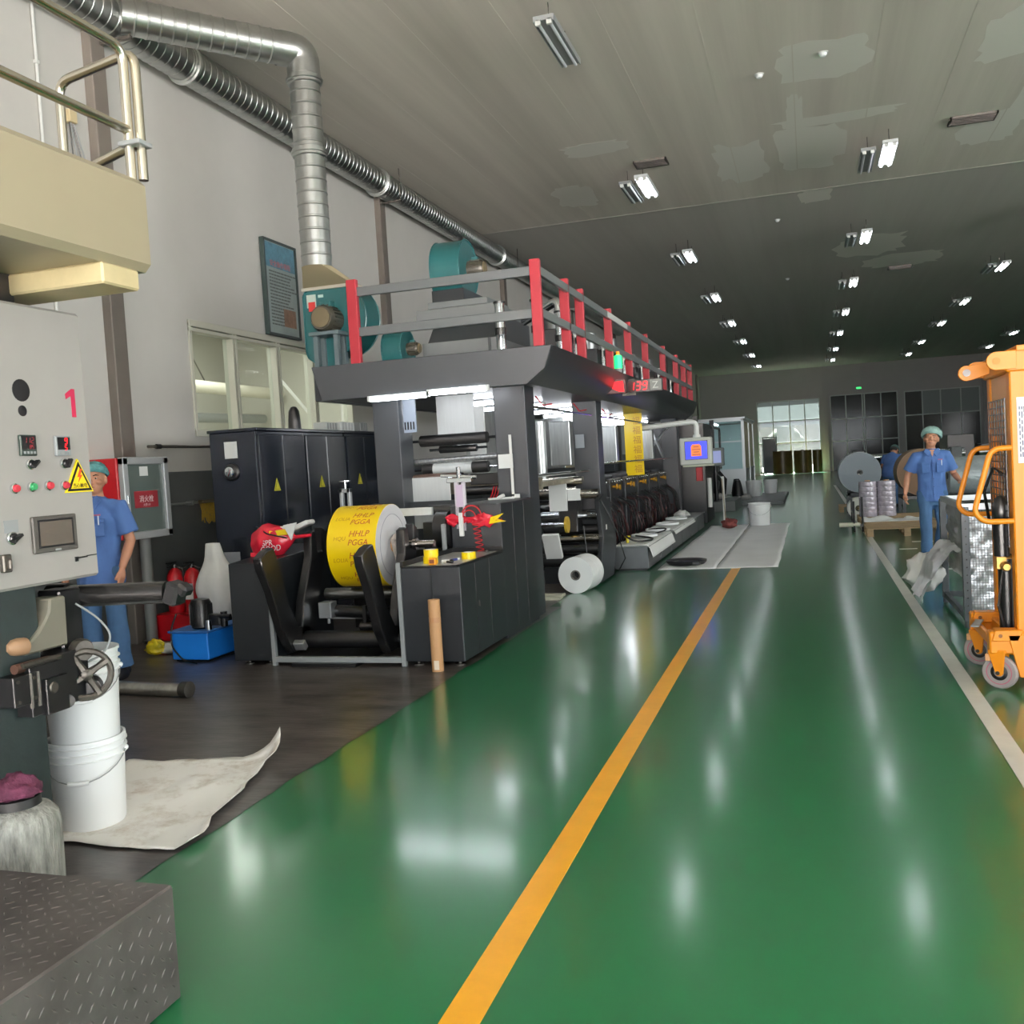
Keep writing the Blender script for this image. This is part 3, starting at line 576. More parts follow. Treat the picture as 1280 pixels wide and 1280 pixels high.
MB().lathe([(.14, 0), (.10, .004)], (-5.37, 7.79, 0)).mk('sack_base', MATS['woven_sack'], o)
ragb((-5.80, 7.35, .05), (.10, .06, .09), 5, mat('yellow_scrap', '#d9c31f', .35, var=.3, vscale=20), 'film_scrap', 'crumpled yellow film scrap on the floor behind the worker in blue', 'scrap', fl=.5)
ragb((-5.68, 7.42, .04), (.12, .09, .07), 8, mat('white_scrap', '#c9c9c6', .7), 'cloth_scrap', 'crumpled white cloth beside the yellow film scrap', 'cloth', fl=.5)
# pipes, broom, junction box
t = thing('wall_pipe', 'thin horizontal pipe with an elbow on the wall left of the navy cabinets', 'pipe', (-6.42, 8.8, 1.95))
MB().tube(fillet([(-6.5, 8.36, 1.96), (-6.41, 8.36, 1.955), (-6.41, 13.2, 1.955)], .05), .016, 8).mk('pipe', dsteel, t); MB().lathe([(.026, 0), (.026, .06)], (-6.41, 8.38, 1.955), (0, 1, 0)).mk('elbow', black, t)
t = thing('low_wall_pipe', 'thin grey horizontal pipe low on the dark wainscot', 'pipe', (-6.42, 8.8, 1.345))
MB().cyl((-6.42, 8.15, 1.345), (-6.42, 13.2, 1.345), .014, n=8).mk('pipe', rgbm('#6e7270'), t); MB().bx(-6.49, -6.4, 8.9, 8.93, 1.32, 1.37).bx(-6.49, -6.4, 10.9, 10.93, 1.32, 1.37).mk('pipe_clip', rgbm('#6e7270'), t)
t = thing('brush', 'yellow straw brush hanging from the low wall pipe', 'brush', (-6.36, 9.1, 1.35)); r = random.Random(5)
b = MB()
for k in range(70):
    y = 9.02 + r.random() * .26; b.tube([(-6.38 + r.uniform(-.02, .02), y, 1.34), (-6.36 + r.uniform(-.04, .05), y + r.uniform(-.03, .03), 1.14 + r.uniform(-.04, .06))], .004, 4)
b.mk('bristles', rgbm('#a58a2c', .8), t)['kind'] = 'stuff'; MB().bx(-6.41, -6.34, 9.0, 9.3, 1.33, 1.37, .01).mk('brush_head', rgbm('#4a3e24'), t)
t = thing('junction_box', 'small beige junction box with hanging wires near the top left column', 'junction box', (-6.48, 7.4, 4.95))
MB().bx(-6.5, -6.42, 7.52, 7.62, 4.98, 5.1, .006).mk('box', rgbm('#c9b890'), t)
for k in range(4): MB().tube([(-6.45, 7.54 + k * .02, 4.98), (-6.44, 7.55 + k * .06, 4.6), (-6.43, 7.6 + k * .09, 4.3 - k * .05)], .006, 6).mk('hanging_wire', greyl if k % 2 else black, t)
t = thing('conduit', 'thin white vertical conduit on the wall at the top left', 'conduit', (-6.48, 7.2, 4))
MB().cyl((-6.48, 7.22, 1.9), (-6.48, 7.22, 6.3), .014, n=8).mk('conduit_tube', white, t)
for k in range(4): MB().bx(-6.5, -6.462, 7.2, 7.24, 2.4 + k, 2.43 + k).mk('conduit_clip', white, t)
# poster board hanging high on the wall
t = thing('notice_board', 'tall dark framed notice board with blue header leaning from the wall', 'notice board', (-6.45, 11.2, 3.4))
bd = MB().bx(-6.485, -6.45, 10.80, 11.57, 3.40, 4.58).mk('board', mat('board_print', '#8d9a98', .4, var=.25, vscale=2), t)
MB().bx(-6.49, -6.43, 10.78, 10.81, 3.38, 4.60).bx(-6.49, -6.43, 11.56, 11.59, 3.38, 4.60).bx(-6.49, -6.43, 10.78, 11.59, 3.38, 3.41).bx(-6.49, -6.43, 10.78, 11.59, 4.57, 4.60).mk('board_frame', rgbm('#23302f', .35), t)
MB().bx(-6.452, -6.447, 10.82, 11.55, 4.25, 4.56).mk('board_header', mat('header_blue', '#4f7f94', .4, var=.5, vscale=9), bd)
text('board_title', '安全操作规程', .085, rgbm('#b8585c'), bd, facing((-6.446, 11.18, 4.30), (0, 1, 0), (0, 0, 1)), .0005)
r = random.Random(2); b = MB()
for k in range(17):
    z = 4.2 - k * .042; w = r.uniform(.35, .62); 
    y = 10.9
    while y < 10.9 + w:
        s = r.uniform(.03, .09); b.bx(-6.45, -6.4475, y, y + s, z - .009, z + .009); y += s + .012
b.mk('board_print_lines', rgbm('#4d5453'), bd)['kind'] = 'stuff'
MB().bx(-6.452, -6.447, 11.2, 11.5, 3.52, 3.75, .0).mk('board_picture', mat('picture_brown', '#8a6a55', .5, var=.5, vscale=7), bd)
# ------------------------------------------------------------------ spiral ducts
def spiral(p0, p1, r, pitch=.115, n=28, h=.006):
    p0, p1 = Vector(p0), Vector(p1); L = (p1 - p0).length; P = [(r, 0)]; z = pitch
    while z < L - .02: P += [(r, z - .012), (r + h, z - .005), (r + h, z + .005), (r, z + .012)]; z += pitch
    return MB().lathe(P + [(r, L)], p0, (p1 - p0), n)
t = thing('main_duct', 'long galvanised spiral duct running along the top of the left wall', 'duct', (-6.27, 8, 6.08)); sec = [(-2, 7.0), (7.0, 9.15), (9.15, 14), (14, 20), (20, 27), (27, 34)]
for y0, y1 in sec: spiral((-6.27, y0, 6.08), (-6.27, y1, 6.08), .19).mk('duct_section', galv, t)
for y in (7.0, 9.15, 14, 20, 27): MB().lathe([(.192, -.05), (.205, -.045), (.205, -.02), (.225, -.012), (.225, .012), (.205, .02), (.205, .045), (.192, .05)], (-6.27, y, 6.08), (0, 1, 0), 28).mk('duct_flange', mat('bright_flange', '#e1e3e0', .3, .9), t)
for y in (8.0, 14.4, 20.9, 27.4):
    MB().bx(-6.497, -6.05, y - .02, y + .02, 5.85, 5.88).cyl((-6.06, y, 5.86), (-6.06, y, 6.37), .008, n=6).mk('duct_bracket', dsteel, t)
ob = Vector((-6.12, 7.95, 6.10)); oe = Vector((-4.99, 9.17, 6.0)); ob.z = 6.06
t = thing('branch_duct', 'galvanised branch duct dropping from the ceiling into the teal blower', 'duct', (-4.94, 9.3, 3.8))
dirb = (oe - ob).normalized(); spiral(ob, oe - dirb * .12, .165, .12).mk('duct_section', galv, t)
P = [oe - dirb * .16 + Vector((0, 0, 0))]
eb = MB(); q = fillet([oe - dirb * .14, oe + dirb * .13, oe + dirb * .13 + Vector((0, 0, -.34))], .26, 8); eb.tube(q, .172, 28, cap=False)
eb.mk('duct_elbow', galv, t)
vx, vy = oe.x + dirb.x * .13, oe.y + dirb.y * .13
spiral((vx, vy, 5.7), (vx, vy, 3.76), .158, .13).mk('duct_section', galv, t)
for z in (5.7, 4.95): MB().lathe([(.167, -.05), (.178, -.04), (.178, -.015), (.192, -.01), (.192, .01), (.178, .015), (.178, .04), (.167, .05)], (vx, vy, z), (0, 0, 1), 28).mk('duct_flange', galv, t)
# ------------------------------------------------------------------ electric cabinets
def ecab(y0, y1, i, label):
    t = thing('electric_cabinet', label, 'cabinet', (-5.27, (y0 + y1) / 2, 0), 'navy electric cabinets')
    MB().bx(-5.53, -5.02, y0, y1, .08, 2.02, .008).mk('cabinet_body', navy, t); MB().bx(-5.50, -5.05, y0 + .02, y1 - .02, 0, .08).mk('plinth', black, t)
    MB().bx(-5.55, -5.0, y0 - .005, y1 + .005, 2.02, 2.05, .005).mk('cabinet_top', navy, t)
    ym = (y0 + y1) / 2
    for a, b in ((y0 + .015, ym - .004), (ym + .004, y1 - .015)):
        d = MB().bx(-5.025, -4.995, a, b, .12, 1.985, .008).mk('door', navy, t)
        if a < ym - .1:
            MB().prism([(ym - .22, 1.435), (ym - .10, 1.435), (ym - .16, 1.56)], 'yz', -4.996, -4.992).mk('warning_triangle', rgbm('#a9a41e'), d)
            MB().prism([(ym - .203, 1.445), (ym - .117, 1.445), (ym - .16, 1.535)], 'yz', -4.993, -4.9905).mk('triangle_mark', rgbm('#3a3a18'), d)
            MB().prism([(ym - .195, 1.449), (ym - .125, 1.449), (ym - .16, 1.522)], 'yz', -4.991, -4.989).mk('triangle_inside', rgbm('#a9a41e'), d)
        MB().bx(-4.996, -4.985, (b - .03 if a < ym - .1 else a + .015), (b - .015 if a < ym - .1 else a + .03), 1.0, 1.1, .003).mk('door_handle', chrome, d)
    return t
t = ecab(8.02, 8.92, 0, 'navy electric cabinet with paper note and rotary switch on its end, nearest of three')
MB().bx(-5.36, -5.22, 8.008, 8.0125, 1.77, 1.93).mk('paper_note', paper, t); MB().bx(-5.45, -5.27, 8.008, 8.0125, .70, .87).mk('grey_note', rgbm('#8f9298'), t)
MB().lathe([(.085, 0), (.085, .015), (.07, .03)], (-5.30, 8.02, 1.64), (0, -1, 0), 24).mk('switch_plate', black, t)
MB().lathe([(.055, .02), (.05, .05), (.03, .055)], (-5.30, 8.02, 1.64), (0, -1, 0), 24).bx(-5.312, -5.288, 7.955, 7.97, 1.60, 1.68, .004, RY(25), (-5.3, 7.96, 1.64)).mk('rotary_switch', chrome, t)
ecab(8.93, 9.83, 1, 'navy electric cabinet, the middle one of three'); ecab(9.84, 10.74, 2, 'navy electric cabinet, the one partly hidden behind the press column')
o = MB().lathe([(.07, 0), (.065, .1), (.055, .2), (.03, .24), (.0, .25)], (-5.15, 9.0, 2.05), n=16, cap=False).mk('black_cap', black, None, loc=(-5.15, 9.0, 2.05)); tag(o, 'small black dome shape standing on the navy electric cabinets', 'cap')
MB().lathe([(.075, 0), (.075, .012)], (-5.15, 9.0, 2.05)).mk('cap_rim', black, o)
for i, (y, w, h) in enumerate(((9.62, .28, .09), (10.0, .34, .10), (10.42, .2, .11))):
    o = MB().bx(-5.2, -5.04, y - w / 2, y + w / 2, 2.05, 2.05 + h, .006).mk('carton', rgbm(['#b9bcb8', '#d2d4d0', '#8e9190'][i]), None, loc=(-5.12, y, 2.05)); tag(o, ['grey ribbed carton on top of the navy cabinets', 'long white carton lying on the navy cabinets', 'short dark grey box on the farthest navy cabinet'][i], 'box')
    bb_ = MB()
    for k in range(4): bb_.bx(-5.042, -5.036, y - w * .4 + k * w * .22, y - w * .4 + k * w * .22 + w * .1, 2.06, 2.04 + h)
    bb_.mk('carton_ribs', rgbm(['#8b8e8b', '#b4b6b3', '#6c6f6e'][i]), o)['kind'] = 'stuff'
# ------------------------------------------------------------------ unwind stand
uw = thing('unwind_stand', 'dark grey unwinding stand with V shaped black arms at the end of the press', 'machine', (-3.7, 7.5, 0))
MB().prism([(6.95, .04), (8.05, .04), (8.05, .93), (6.95, .86)], 'yz', -4.70, -4.34, .006).mk('left_housing', greyd, uw)
MB().bx(-4.335, -4.30, 6.94, 6.98, 0, .88, .003).mk('edge_pillar', greyl, uw); MB().bx(-3.165, -3.13, 6.94, 6.98, 0, .83, .003).mk('edge_pillar', greyl, uw)
MB().bx(-4.30, -3.165, 6.94, 6.99, .03, .075, .003).mk('base_bar', greyl, uw)
for x in (-4.6, -4.4, -3.05, -2.7): MB().lathe([(.04, 0), (.04, .012), (.015, .015), (.015, .05)], (x, 7.02, 0), n=14).mk('levelling_foot', dsteel, uw)
hs = MB().bx(-3.13, -2.63, 6.95, 8.08, .04, .79, .006).mk('right_housing', greyd, uw)
MB().bx(-2.875, -2.869, 6.944, 6.952, .05, .78).mk('panel_seam', black, hs)
for y in (7.30, 7.66): MB().bx(-2.632, -2.628, y - .003, y + .003, .05, .78).mk('panel_seam', black, hs)
MB().bx(-2.63, -2.618, 7.345, 7.355, .42, .46, .002).mk('door_handle', dsteel, hs)
trm = mat('tray_metal', '#c4c5c2', .3, .35, var=.25, vscale=9)
MB().bx(-3.11, -2.65, 6.97, 8.06, .79, .797).mk('tray_floor', trm, hs)
MB().bx(-3.13, -3.105, 6.95, 8.08, .79, .835).bx(-2.655, -2.63, 6.95, 8.08, .79, .803).bx(-3.13, -2.63, 6.95, 6.96, .79, .801).bx(-3.13, -2.63, 8.06, 8.08, .79, .835).mk('tray_rim', black, hs)
t2 = MB().bx(-3.12, -2.64, 8.10, 9.15, .0, 1.215, .006).bx(-3.5, -3.1, 8.35, 9.15, 0, 1.06, .006).mk('tall_housing', greyd, uw)
for y in (8.45, 8.8): MB().bx(-2.642, -2.637, y - .003, y + .003, .05, 1.2).mk('panel_seam', black, t2)
MB().bx(-2.84, -2.834, 8.094, 8.101, .85, 1.21).mk('panel_seam', black, t2)
# V arms: pivot low, one branch towards the aisle end, one carrying the roll
def varm(x0, x1, par=uw):
    A = MB().prism([(6.70, .98), (6.80, 1.0), (6.86, .88), (6.98, .5), (7.12, .3), (7.30, .28), (7.34, .12), (7.0, .10), (6.86, .3), (6.72, .66), (6.62, .84), (6.60, .93)], 'yz', x0, x1, .008).mk('front_arm', black, par)
    B = MB().prism([(7.12, .12), (7.34, .12), (7.46, .45), (7.66, .86), (7.70, 1.06), (7.62, 1.10), (7.60, .89), (7.52, .89), (7.49, 1.08), (7.42, 1.06), (7.40, .86), (7.22, .5)], 'yz', x0, x1, .008).mk('rear_arm', black, par)
    return A, B
varm(-4.24, -4.16); varm(-3.36, -3.28)
MB().cyl((-4.26, 7.22, .17), (-3.26, 7.22, .17), .075, n=18).mk('pivot_shaft', black, uw)
MB().bx(-4.16, -4.06, 7.0, 7.05, .12, .2, .004, RX(35)).mk('arm_bracket', alu, uw)
MB().bx(-4.15, -3.35, 7.6, 7.66, .28, .30).bx(-4.15, -3.35, 7.45, 7.5, .10, .13).mk('tie_bar', greyl, uw)
MB().cyl((-4.16, 7.62, .505), (-3.16, 7.62, .505), .05, n=18).mk('steel_roller', mat('satin_steel', '#9a9a97', .3, .95, var=.2, vscale=8), uw)
MB().cyl((-4.05, 7.5, .37), (-3.5, 7.5, .34), .055, n=16).cyl((-3.75, 7.45, .24), (-3.35, 7.45, .22), .045, n=16).bx(-3.72, -3.69, 7.42, 7.47, .2, .42).mk('air_cylinder', black, uw)
MB().bx(-4.12, -4.0, 7.38, 7.5, .32, .46, .006).lathe([(.015, .27), (.015, .32)], (-4.05, 7.43, 0), n=10).mk('cylinder_block', alu, uw)
MB().cyl((-3.74, 7.43, .17), (-3.74, 7.43, .24), .014, n=8).mk('air_fitting', chrome, uw)
MB().prism([(-4.13, 6.9), (-3.55, 6.9), (-3.55, 8.9), (-4.13, 8.9)], 'xy', .0, .03).mk('floor_plate', black, uw)
MB().bx(-4.32, -3.1, 8.45, 8.6, .05, .8, .005).mk('rear_wall', black, uw)
# rear dark gear, brake disc, black motor on the shaft line, roller in
MB().lathe([(.17, 0), (.17, .12), (.12, .14)], (-3.27, 8.18, 1.0), (1, 0, 0), 28).mk('brake_disc', black, uw)
MB().bx(-3.16, -3.13, 7.95, 8.0, .8, 1.06, .004).mk('shaft_support', greyl, uw)
MB().cyl((-3.36, 8.2, 1.18), (-3.02, 8.2, 1.18), .045, n=16).cyl((-3.02, 8.2, 1.18), (-2.75, 8.2, 1.17), .012, n=8).mk('dancer_roller', blackr, uw)
MB().bx(-3.98, -3.3, 8.1, 8.14, 1.14, 1.21).mk('web_in', film, uw)
# white clamp slide on top behind the roll
cl = MB().bx(-4.27, -4.24, 8.2, 8.25, .9, 1.42, .003).bx(-4.19, -4.16, 8.2, 8.25, .9, 1.42, .003).bx(-4.27, -4.16, 8.2, 8.25, 1.38, 1.42, .003).mk('edge_guide_slide', alu, uw)
MB().lathe([(.01, 0), (.01, .06), (.055, .065), (.055, .075)], (-4.215, 8.225, 1.42), n=16).mk('slide_knob', chrome, cl)
# the yellow printed roll
rc = Vector((-3.69, 7.56, .925)); RR = .352
ro = thing('film_roll', 'large roll of yellow printed film held in the unwind arms', 'film roll', rc)
MB().lathe([(RR, -.215), (RR, .235)], rc, (1, 0, 0), 72).mk('printed_film', yellow, ro)
e = MB(); pr = []
for k in range(5): pr += [(RR - .002 - k * .056, .2365 + .0005 * (k % 2)), (RR - .0575 - k * .056, .2365 + .0005 * (k % 2))]
e.lathe([(RR - .001, .225)] + pr, rc, (1, 0, 0), 64).mk('roll_end', papd, ro, ang=5); MB().lathe([(RR - .001, -.225), (.1, -.225), (.1, -.2)], rc, (1, 0, 0), 64).mk('roll_end', papd, ro)
MB().lathe([(RR - .085, .237), (RR - .085, .2395), (RR - .088, .2395), (RR - .088, .237)], rc, (1, 0, 0), 64, cap=False).mk('splice_ring', rgbm('#8d8b98'), ro)
MB().lathe([(.062, -.23), (.062, .25), (.045, .255), (.045, .2)], rc, (1, 0, 0), 28).mk('core', kraft, ro)
MB().lathe([(.03, -.40), (.03, .62)], rc, (1, 0, 0), 18).lathe([(.045, .27), (.045, .31), (.038, .32), (.038, .42), (.05, .43), (.05, .46)], rc, (1, 0, 0), 18).mk('air_shaft', mat('shaft_chrome', '#b9b2ad', .2, 1.), ro)
MB().bx(rc.x + .25, rc.x + .30, rc.y - .06, rc.y + .05, rc.z - .14, rc.z + .09, .01, RX(20)).mk('tape_wrap', mat('clear_tape', '#c7b9ae', .3, var=.4, vscale=25), ro)
pm1, pm2 = rgbm('#b0362a'), rgbm('#c28a16')
def bendm(xo, ang, sc=1.):
    def f(co):   # text x along the roll axis, text y around the circumference
        a = ang + co.y / RR; r = RR + .0008 + co.z
        return Vector((rc.x + xo + co.x, rc.y - math.cos(a) * r, rc.z + math.sin(a) * r))
    return f
for k in range(12):
    a = math.radians(-75 + 30 * k)
    text('print_mark', 'HHLP', .075, pm1, ro, None, .0003, .0, .25, bend=bendm(.075, a + .11)); text('print_mark', 'PGGA', .07, pm1, ro, None, .0003, .0, .25, bend=bendm(.07, a - .10))
    text('pale_print', ['LOLIA', 'HQU'][k % 2], .05, pm2, ro, None, .0003, 0, .2, bend=bendm(-.10, a))
# red film bundle on the left arm
def bag(u, v):
    a = 2 * PI * v; x = -4.70 + .56 * u; w = .13 * math.sin(PI * min(1, u * 1.25 + .12)) ** .6 + .015; k = 1 + .25 * noise.noise(Vector((u * 5, math.cos(a) * 1.5, math.sin(a) * 1.5)))
    return Vector((x, 7.38 + w * .8 * k * math.cos(a), 1.0 + .05 * u + w * 1.0 * k * math.sin(a)))
o = MB().grid(bag, 22, 22).mk('red_bundle', redfilm, None, ang=60, loc=(-4.45, 7.4, .9)); tag(o, 'crumpled red and white plastic film bundle on the left unwind arm', 'film bundle')
for s, x, z in (('SPR', -4.50, 1.0), ('GOOD', -4.47, .95)):
    text('bundle_print', s, .07, rgbm('#eadfe2'), o, facing((x, 7.258, z), (1, -.1, .1), (0, 0, 1)), .0008)
MB().bx(-4.62, -4.3, 7.33, 7.45, 1.105, 1.13, .004, RY(-5)).bx(-4.35, -4.15, 7.35, 7.5, 1.11, 1.15, .01, RY(-20)).mk('white_strip', paper, o)
MB().bx(-4.5, -4.28, 7.29, 7.32, 1.06, 1.11, .006, RY(-4)).mk('yellow_strip', yellow, o)
MB().prism([(-4.33, 1.15), (-4.2, 1.17), (-4.26, 1.02)], 'xz', 7.25, 7.262).mk('paper_tag', paper, o)
MB().tube([(-4.66, 7.36, 1.14), (-4.5, 7.27, 1.08), (-4.3, 7.25, 1.04)], .007, 6).mk('black_strap', black, o)
MB().bx(-4.70, -4.6, 7.3, 7.5, .87, .92).mk('bundle_base', redfilm, o)
# tape rolls and small items on the tray
def taper(x, y, z, label, r=.06):
    t = thing('tape_roll', label, 'tape', (x, y, z), 'yellow tape rolls')
    MB().lathe([(r, .0), (r, .055), (.04, .055), (.04, 0), (r, 0)], n=28, cap=False).mk('tape', yellow, t, local=True); MB().lathe([(.041, .0), (.041, .056), (.036, .056), (.036, 0), (.041, 0)], n=28, cap=False).mk('core', white, t, local=True); return t
taper(-2.96, 7.18, .797, 'yellow tape roll lying under another on the tray, left side'); taper(-2.955, 7.185, .853, 'yellow tape roll stacked on top of another on the tray'); taper(-2.73, 7.45, .797, 'yellow tape roll lying alone towards the aisle edge of the tray')
o = MB().bx(-2.92, -2.86, 7.03, 7.08, .797, .85, .006).mk('orange_box', rgbm('#e89a1c'), None, loc=(-2.89, 7.05, .797)); tag(o, 'tiny orange box with a dark square in front of the stacked tape', 'box'); MB().bx(-2.91, -2.87, 7.027, 7.031, .81, .84).mk('dark_square', rgbm('#6b3412'), o)
for i, (x, y, c) in enumerate(((-2.83, 7.22, '#e9e9ea'), (-2.80, 7.32, '#2a3b86'), (-2.79, 7.14, '#1c1d22'))):
    t = thing('marker_pen', ['white marker pen lying between the tape rolls', 'blue marker pen lying between the tape rolls', 'black marker pen lying near the tray front'][i], 'marker', (x, y, .797)); dx, dy = math.cos(i * 1.3) * .05, math.sin(i * 1.3) * .05
    MB().cyl((x - dx, y - dy, .807), (x + dx * .4, y + dy * .4, .807), .01, n=10).mk('pen_body', rgbm(c), t); MB().cyl((x + dx * .4, y + dy * .4, .807), (x + dx, y + dy, .807), .011, n=10).mk('pen_cap', white if i else black, t)
# red film scraps with coil hose on the tall housing
def rag2(u, v):
    x = -3.20 + .58 * u; w = (.05 + .028 * math.sin(u * 11) + .03 * noise.noise(Vector((u * 13, 1, 4)))) * (1 - (2 * u - 1) ** 4) + .006
    return Vector((x, 8.06 - .03 * noise.noise(Vector((u * 14, v * 5, 2))), 1.09 - .02 * u + w * (v - .5) * 1.5 + .03 * noise.noise(Vector((u * 12, v * 4, 2)))))
o = MB().grid(rag2, 24, 8).mk('red_scrap', redfilm, None, ang=70, loc=(-2.9, 8.08, 1.07)); tag(o, 'torn red film scrap hanging on the tall grey housing by the red coil hose', 'film scrap'); so = o.modifiers.new('s', 'SOLIDIFY'); so.thickness = .003
MB().prism([(-2.72, 1.10), (-2.6, 1.13), (-2.66, 1.08), (-2.58, 1.06), (-2.74, 1.04)], 'xz', 8.045, 8.06).mk('yellow_tail', yellow, o)
MB().bx(-3.02, -2.98, 8.03, 8.06, .94, 1.15, .003).mk('paper_tag', paper, o)
t = thing('air_gun_hose', 'red coiled air hose hanging in front of the tall grey housing', 'hose', (-2.85, 8.07, 1.0))
P = []
for k in range(90): P.append((-2.86 + .035 * math.cos(k * .45) + .03 * k / 90, 8.065 - .03 - .02 * math.sin(k * .45), .80 + (1.06 - .80) * (1 - k / 90)))
MB().tube(P, .0038, 6).mk('coil', hosered, t); MB().tube(arc((-2.90, 1.12), .09, 0, 180, 12, 'xz', 8.05), .007, 6).tube(arc((-2.92, 1.11), .06, 0, 180, 12, 'xz', 8.04), .006, 6).mk('hose_loop', hosered, t)
MB().cyl((-2.8, 8.05, .80), (-2.76, 8.0, .80), .015).mk('hose_nozzle', dsteel, t)
t = thing('clamp_stand', 'white clamp bracket with bolts standing in front of the press rollers', 'bracket', (-3.0, 8.15, 1.06))
MB().bx(-3.07, -3.03, 8.10, 8.14, 1.0, 1.42, .004).bx(-3.0, -2.97, 8.10, 8.14, .98, 1.42, .004).mk('bracket_legs', rgbm('#cfc9d2'), t); MB().bx(-3.05, -2.99, 8.09, 8.10, 1.2, 1.4).mk('label_sticker', rgbm('#cbb8cf'), t)
MB().bx(-3.14, -2.9, 8.1, 8.16, 1.42, 1.46, .004).cyl((-3.2, 8.13, 1.49), (-2.86, 8.13, 1.46), .014, n=10).cyl((-3.03, 8.13, 1.44), (-3.03, 8.13, 1.56), .02, n=10).mk('clamp_head', chrome, t)
# kraft tube
o = MB().lathe([(.046, 0), (.046, .555), (.038, .555), (.038, .01)], (-2.80, 6.80, 0), (0, 0, 1), 28).mk('cardboard_tube', kraft, None, loc=(-2.8, 6.8, 0)); tag(o, 'brown cardboard tube standing on end by the grey housing', 'tube')
MB().bx(-2.81, -2.77, 6.752, 6.756, .02, .09).mk('tape_patch', rgbm('#d9c9b4'), o); MB().lathe([(.0465, .38), (.0467, .42)], (-2.8, 6.8, 0), n=28, cap=False).mk('tape_band', rgbm('#a87a52', .3), o)
# ------------------------------------------------------------------ the printing press: gantry with deck
pr_ = thing('printing_press', 'long dark grey printing press gantry with red railing posts along the deck', 'machine', (-3.6, 15, 0))
MB().prism([(-4.83, 2.665), (-2.285, 2.665), (-2.36, 2.45), (-2.55, 2.31), (-4.73, 2.31)], 'xz', 8.85, 8.93, .006).mk('front_beam', grey, pr_)
MB().prism([(-2.29, 2.665), (-2.34, 2.665), (-2.6, 2.32), (-2.55, 2.32), (-2.38, 2.44)], 'xz', 8.93, 21.3).mk('side_beam', greyd, pr_)
MB().bx(-4.85, -4.77, 8.93, 21.3, 2.32, 2.665, .006).mk('side_beam', greyd, pr_)
MB().bx(-4.8, -2.32, 8.93, 21.3, 2.63, 2.66).bx(-4.77, -2.6, 8.93, 21.3, 2.33, 2.36).mk('deck', greyd, pr_)
for y in (9.2, 12.55, 20.6):
    MB().bx(-3.01, -2.68, y, y + .34, 0, 2.34, .006).mk('column', colg, pr_); MB().bx(-4.34, -4.05, y, y + .34, 0, 2.34, .006).mk('column', grey, pr_)
for y in (8.88, 10.0, 10.7, 12.3, 13.7, 15.2, 17.1, 18.8, 20.0, 21.1):
    MB().bx(-2.46, -2.36, y - .03, y + .03, 2.66, 3.48, .006).mk('railing_post', red, pr_)
MB().bx(-4.38, -4.27, 8.85, 8.91, 2.66, 3.50, .006).mk('railing_post', red, pr_)
for z in (3.33, 2.93):
    MB().bx(-4.3, -2.42, 8.87, 8.91, z, z + .09, .004).mk('front_rail', mat('rail_grey', '#6a6e70', .4, .3), pr_)
    MB().bx(-2.40, -2.36, 8.9, 21.1, z, z + .085, .004).mk('side_rail', mat('side_rail_grey', '#7d8281', .35, .4), pr_)
MB().bx(-2.358, -2.354, 12.05, 13.4, 3.335, 3.41).mk('rail_paper', rgbm('#c9cbc8'), pr_)
# perforated plate, inner web rollers of the front tower
MB().bx(-4.04, -3.9, 9.3, 9.32, 1.95, 2.32).mk('drilled_plate', rgbm('#8f99a8', .35), pr_)
for k in range(4): MB().bx(-4.03 + k * .032, -4.015 + k * .032, 9.295, 9.302, 1.98, 2.06).mk('plate_slot', black, pr_)
MB().tube(fillet([(-3.95, 10.1, 2.22), (-3.55, 10.1, 2.22), (-3.55, 10.1, 2.12)], .05), .014, 8).mk('blue_air_hose', rgbm('#3da7d6', .3), pr_)
def roller(x0, x1, y, z, r, m, nm='roller', sh=.12, n=20):
    o = MB().lathe([(r * .9, 0), (r, .008), (r, x1 - x0 - .008), (r * .9, x1 - x0)], (x0, y, z), (1, 0, 0), n).mk(nm, m, pr_)
    MB().cyl((x0 - sh, y, z), (x0, y, z), .014, n=8).mk('roller_shaft', chrome, o); MB().cyl((x1, y, z), (x1 + sh, y, z), .014, n=8).mk('roller_shaft', chrome, o); return o
roller(-4.02, -3.25, 9.68, 1.86, .062, blackr, sh=.25); roller(-3.85, -3.42, 9.8, 1.76, .04, black)
MB().cyl((-4.33, 9.66, 1.635), (-3.01, 9.66, 1.655), .032, n=14).mk('silver_bar', mat('mottled_zinc', '#b4b6b6', .4, .7, var=.5, vscale=30), pr_)
r2 = roller(-4.0, -3.25, 9.66, 1.55, .062, blackr, sh=.2); MB().lathe([(.064, 0), (.064, .44)], (-3.87, 9.66, 1.55), (1, 0, 0), 24).mk('web_wrap', film, r2)
r3 = roller(-4.34, -3.5, 9.52, 1.45, .058, rgbm('#5d4a42', .4), sh=.05); MB().lathe([(.062, -.01), (.062, .03)], (-4.34, 9.52, 1.45), (1, 0, 0), 18).lathe([(.062, .80), (.062, .84)], (-4.34, 9.52, 1.45), (1, 0, 0), 18).mk('end_collar', chrome, r3)
MB().bx(-4.16, -3.62, 9.45, 9.456, .93, 1.47).mk('film_web', film, pr_); MB().bx(-3.63, -3.62, 9.448, 9.45, .93, 1.47).mk('web_edge', white, pr_)
MB().bx(-3.83, -3.40, 9.72, 9.726, 1.86, 2.34).mk('film_web', film, pr_)
MB().bx(-4.5, -3.2, 9.35, 9.45, 1.10, 1.22, .004).mk('cross_beam', grey, pr_)
MB().bx(-4.29, -4.16, 9.42, 9.43, 1.21, 1.34).mk('paper_note', paper, pr_)
MB().bx(-3.65, -3.5, 9.5, 9.6, .95, 1.15).mk('amber_window', rgbm('#6b5b1e', .2), pr_)
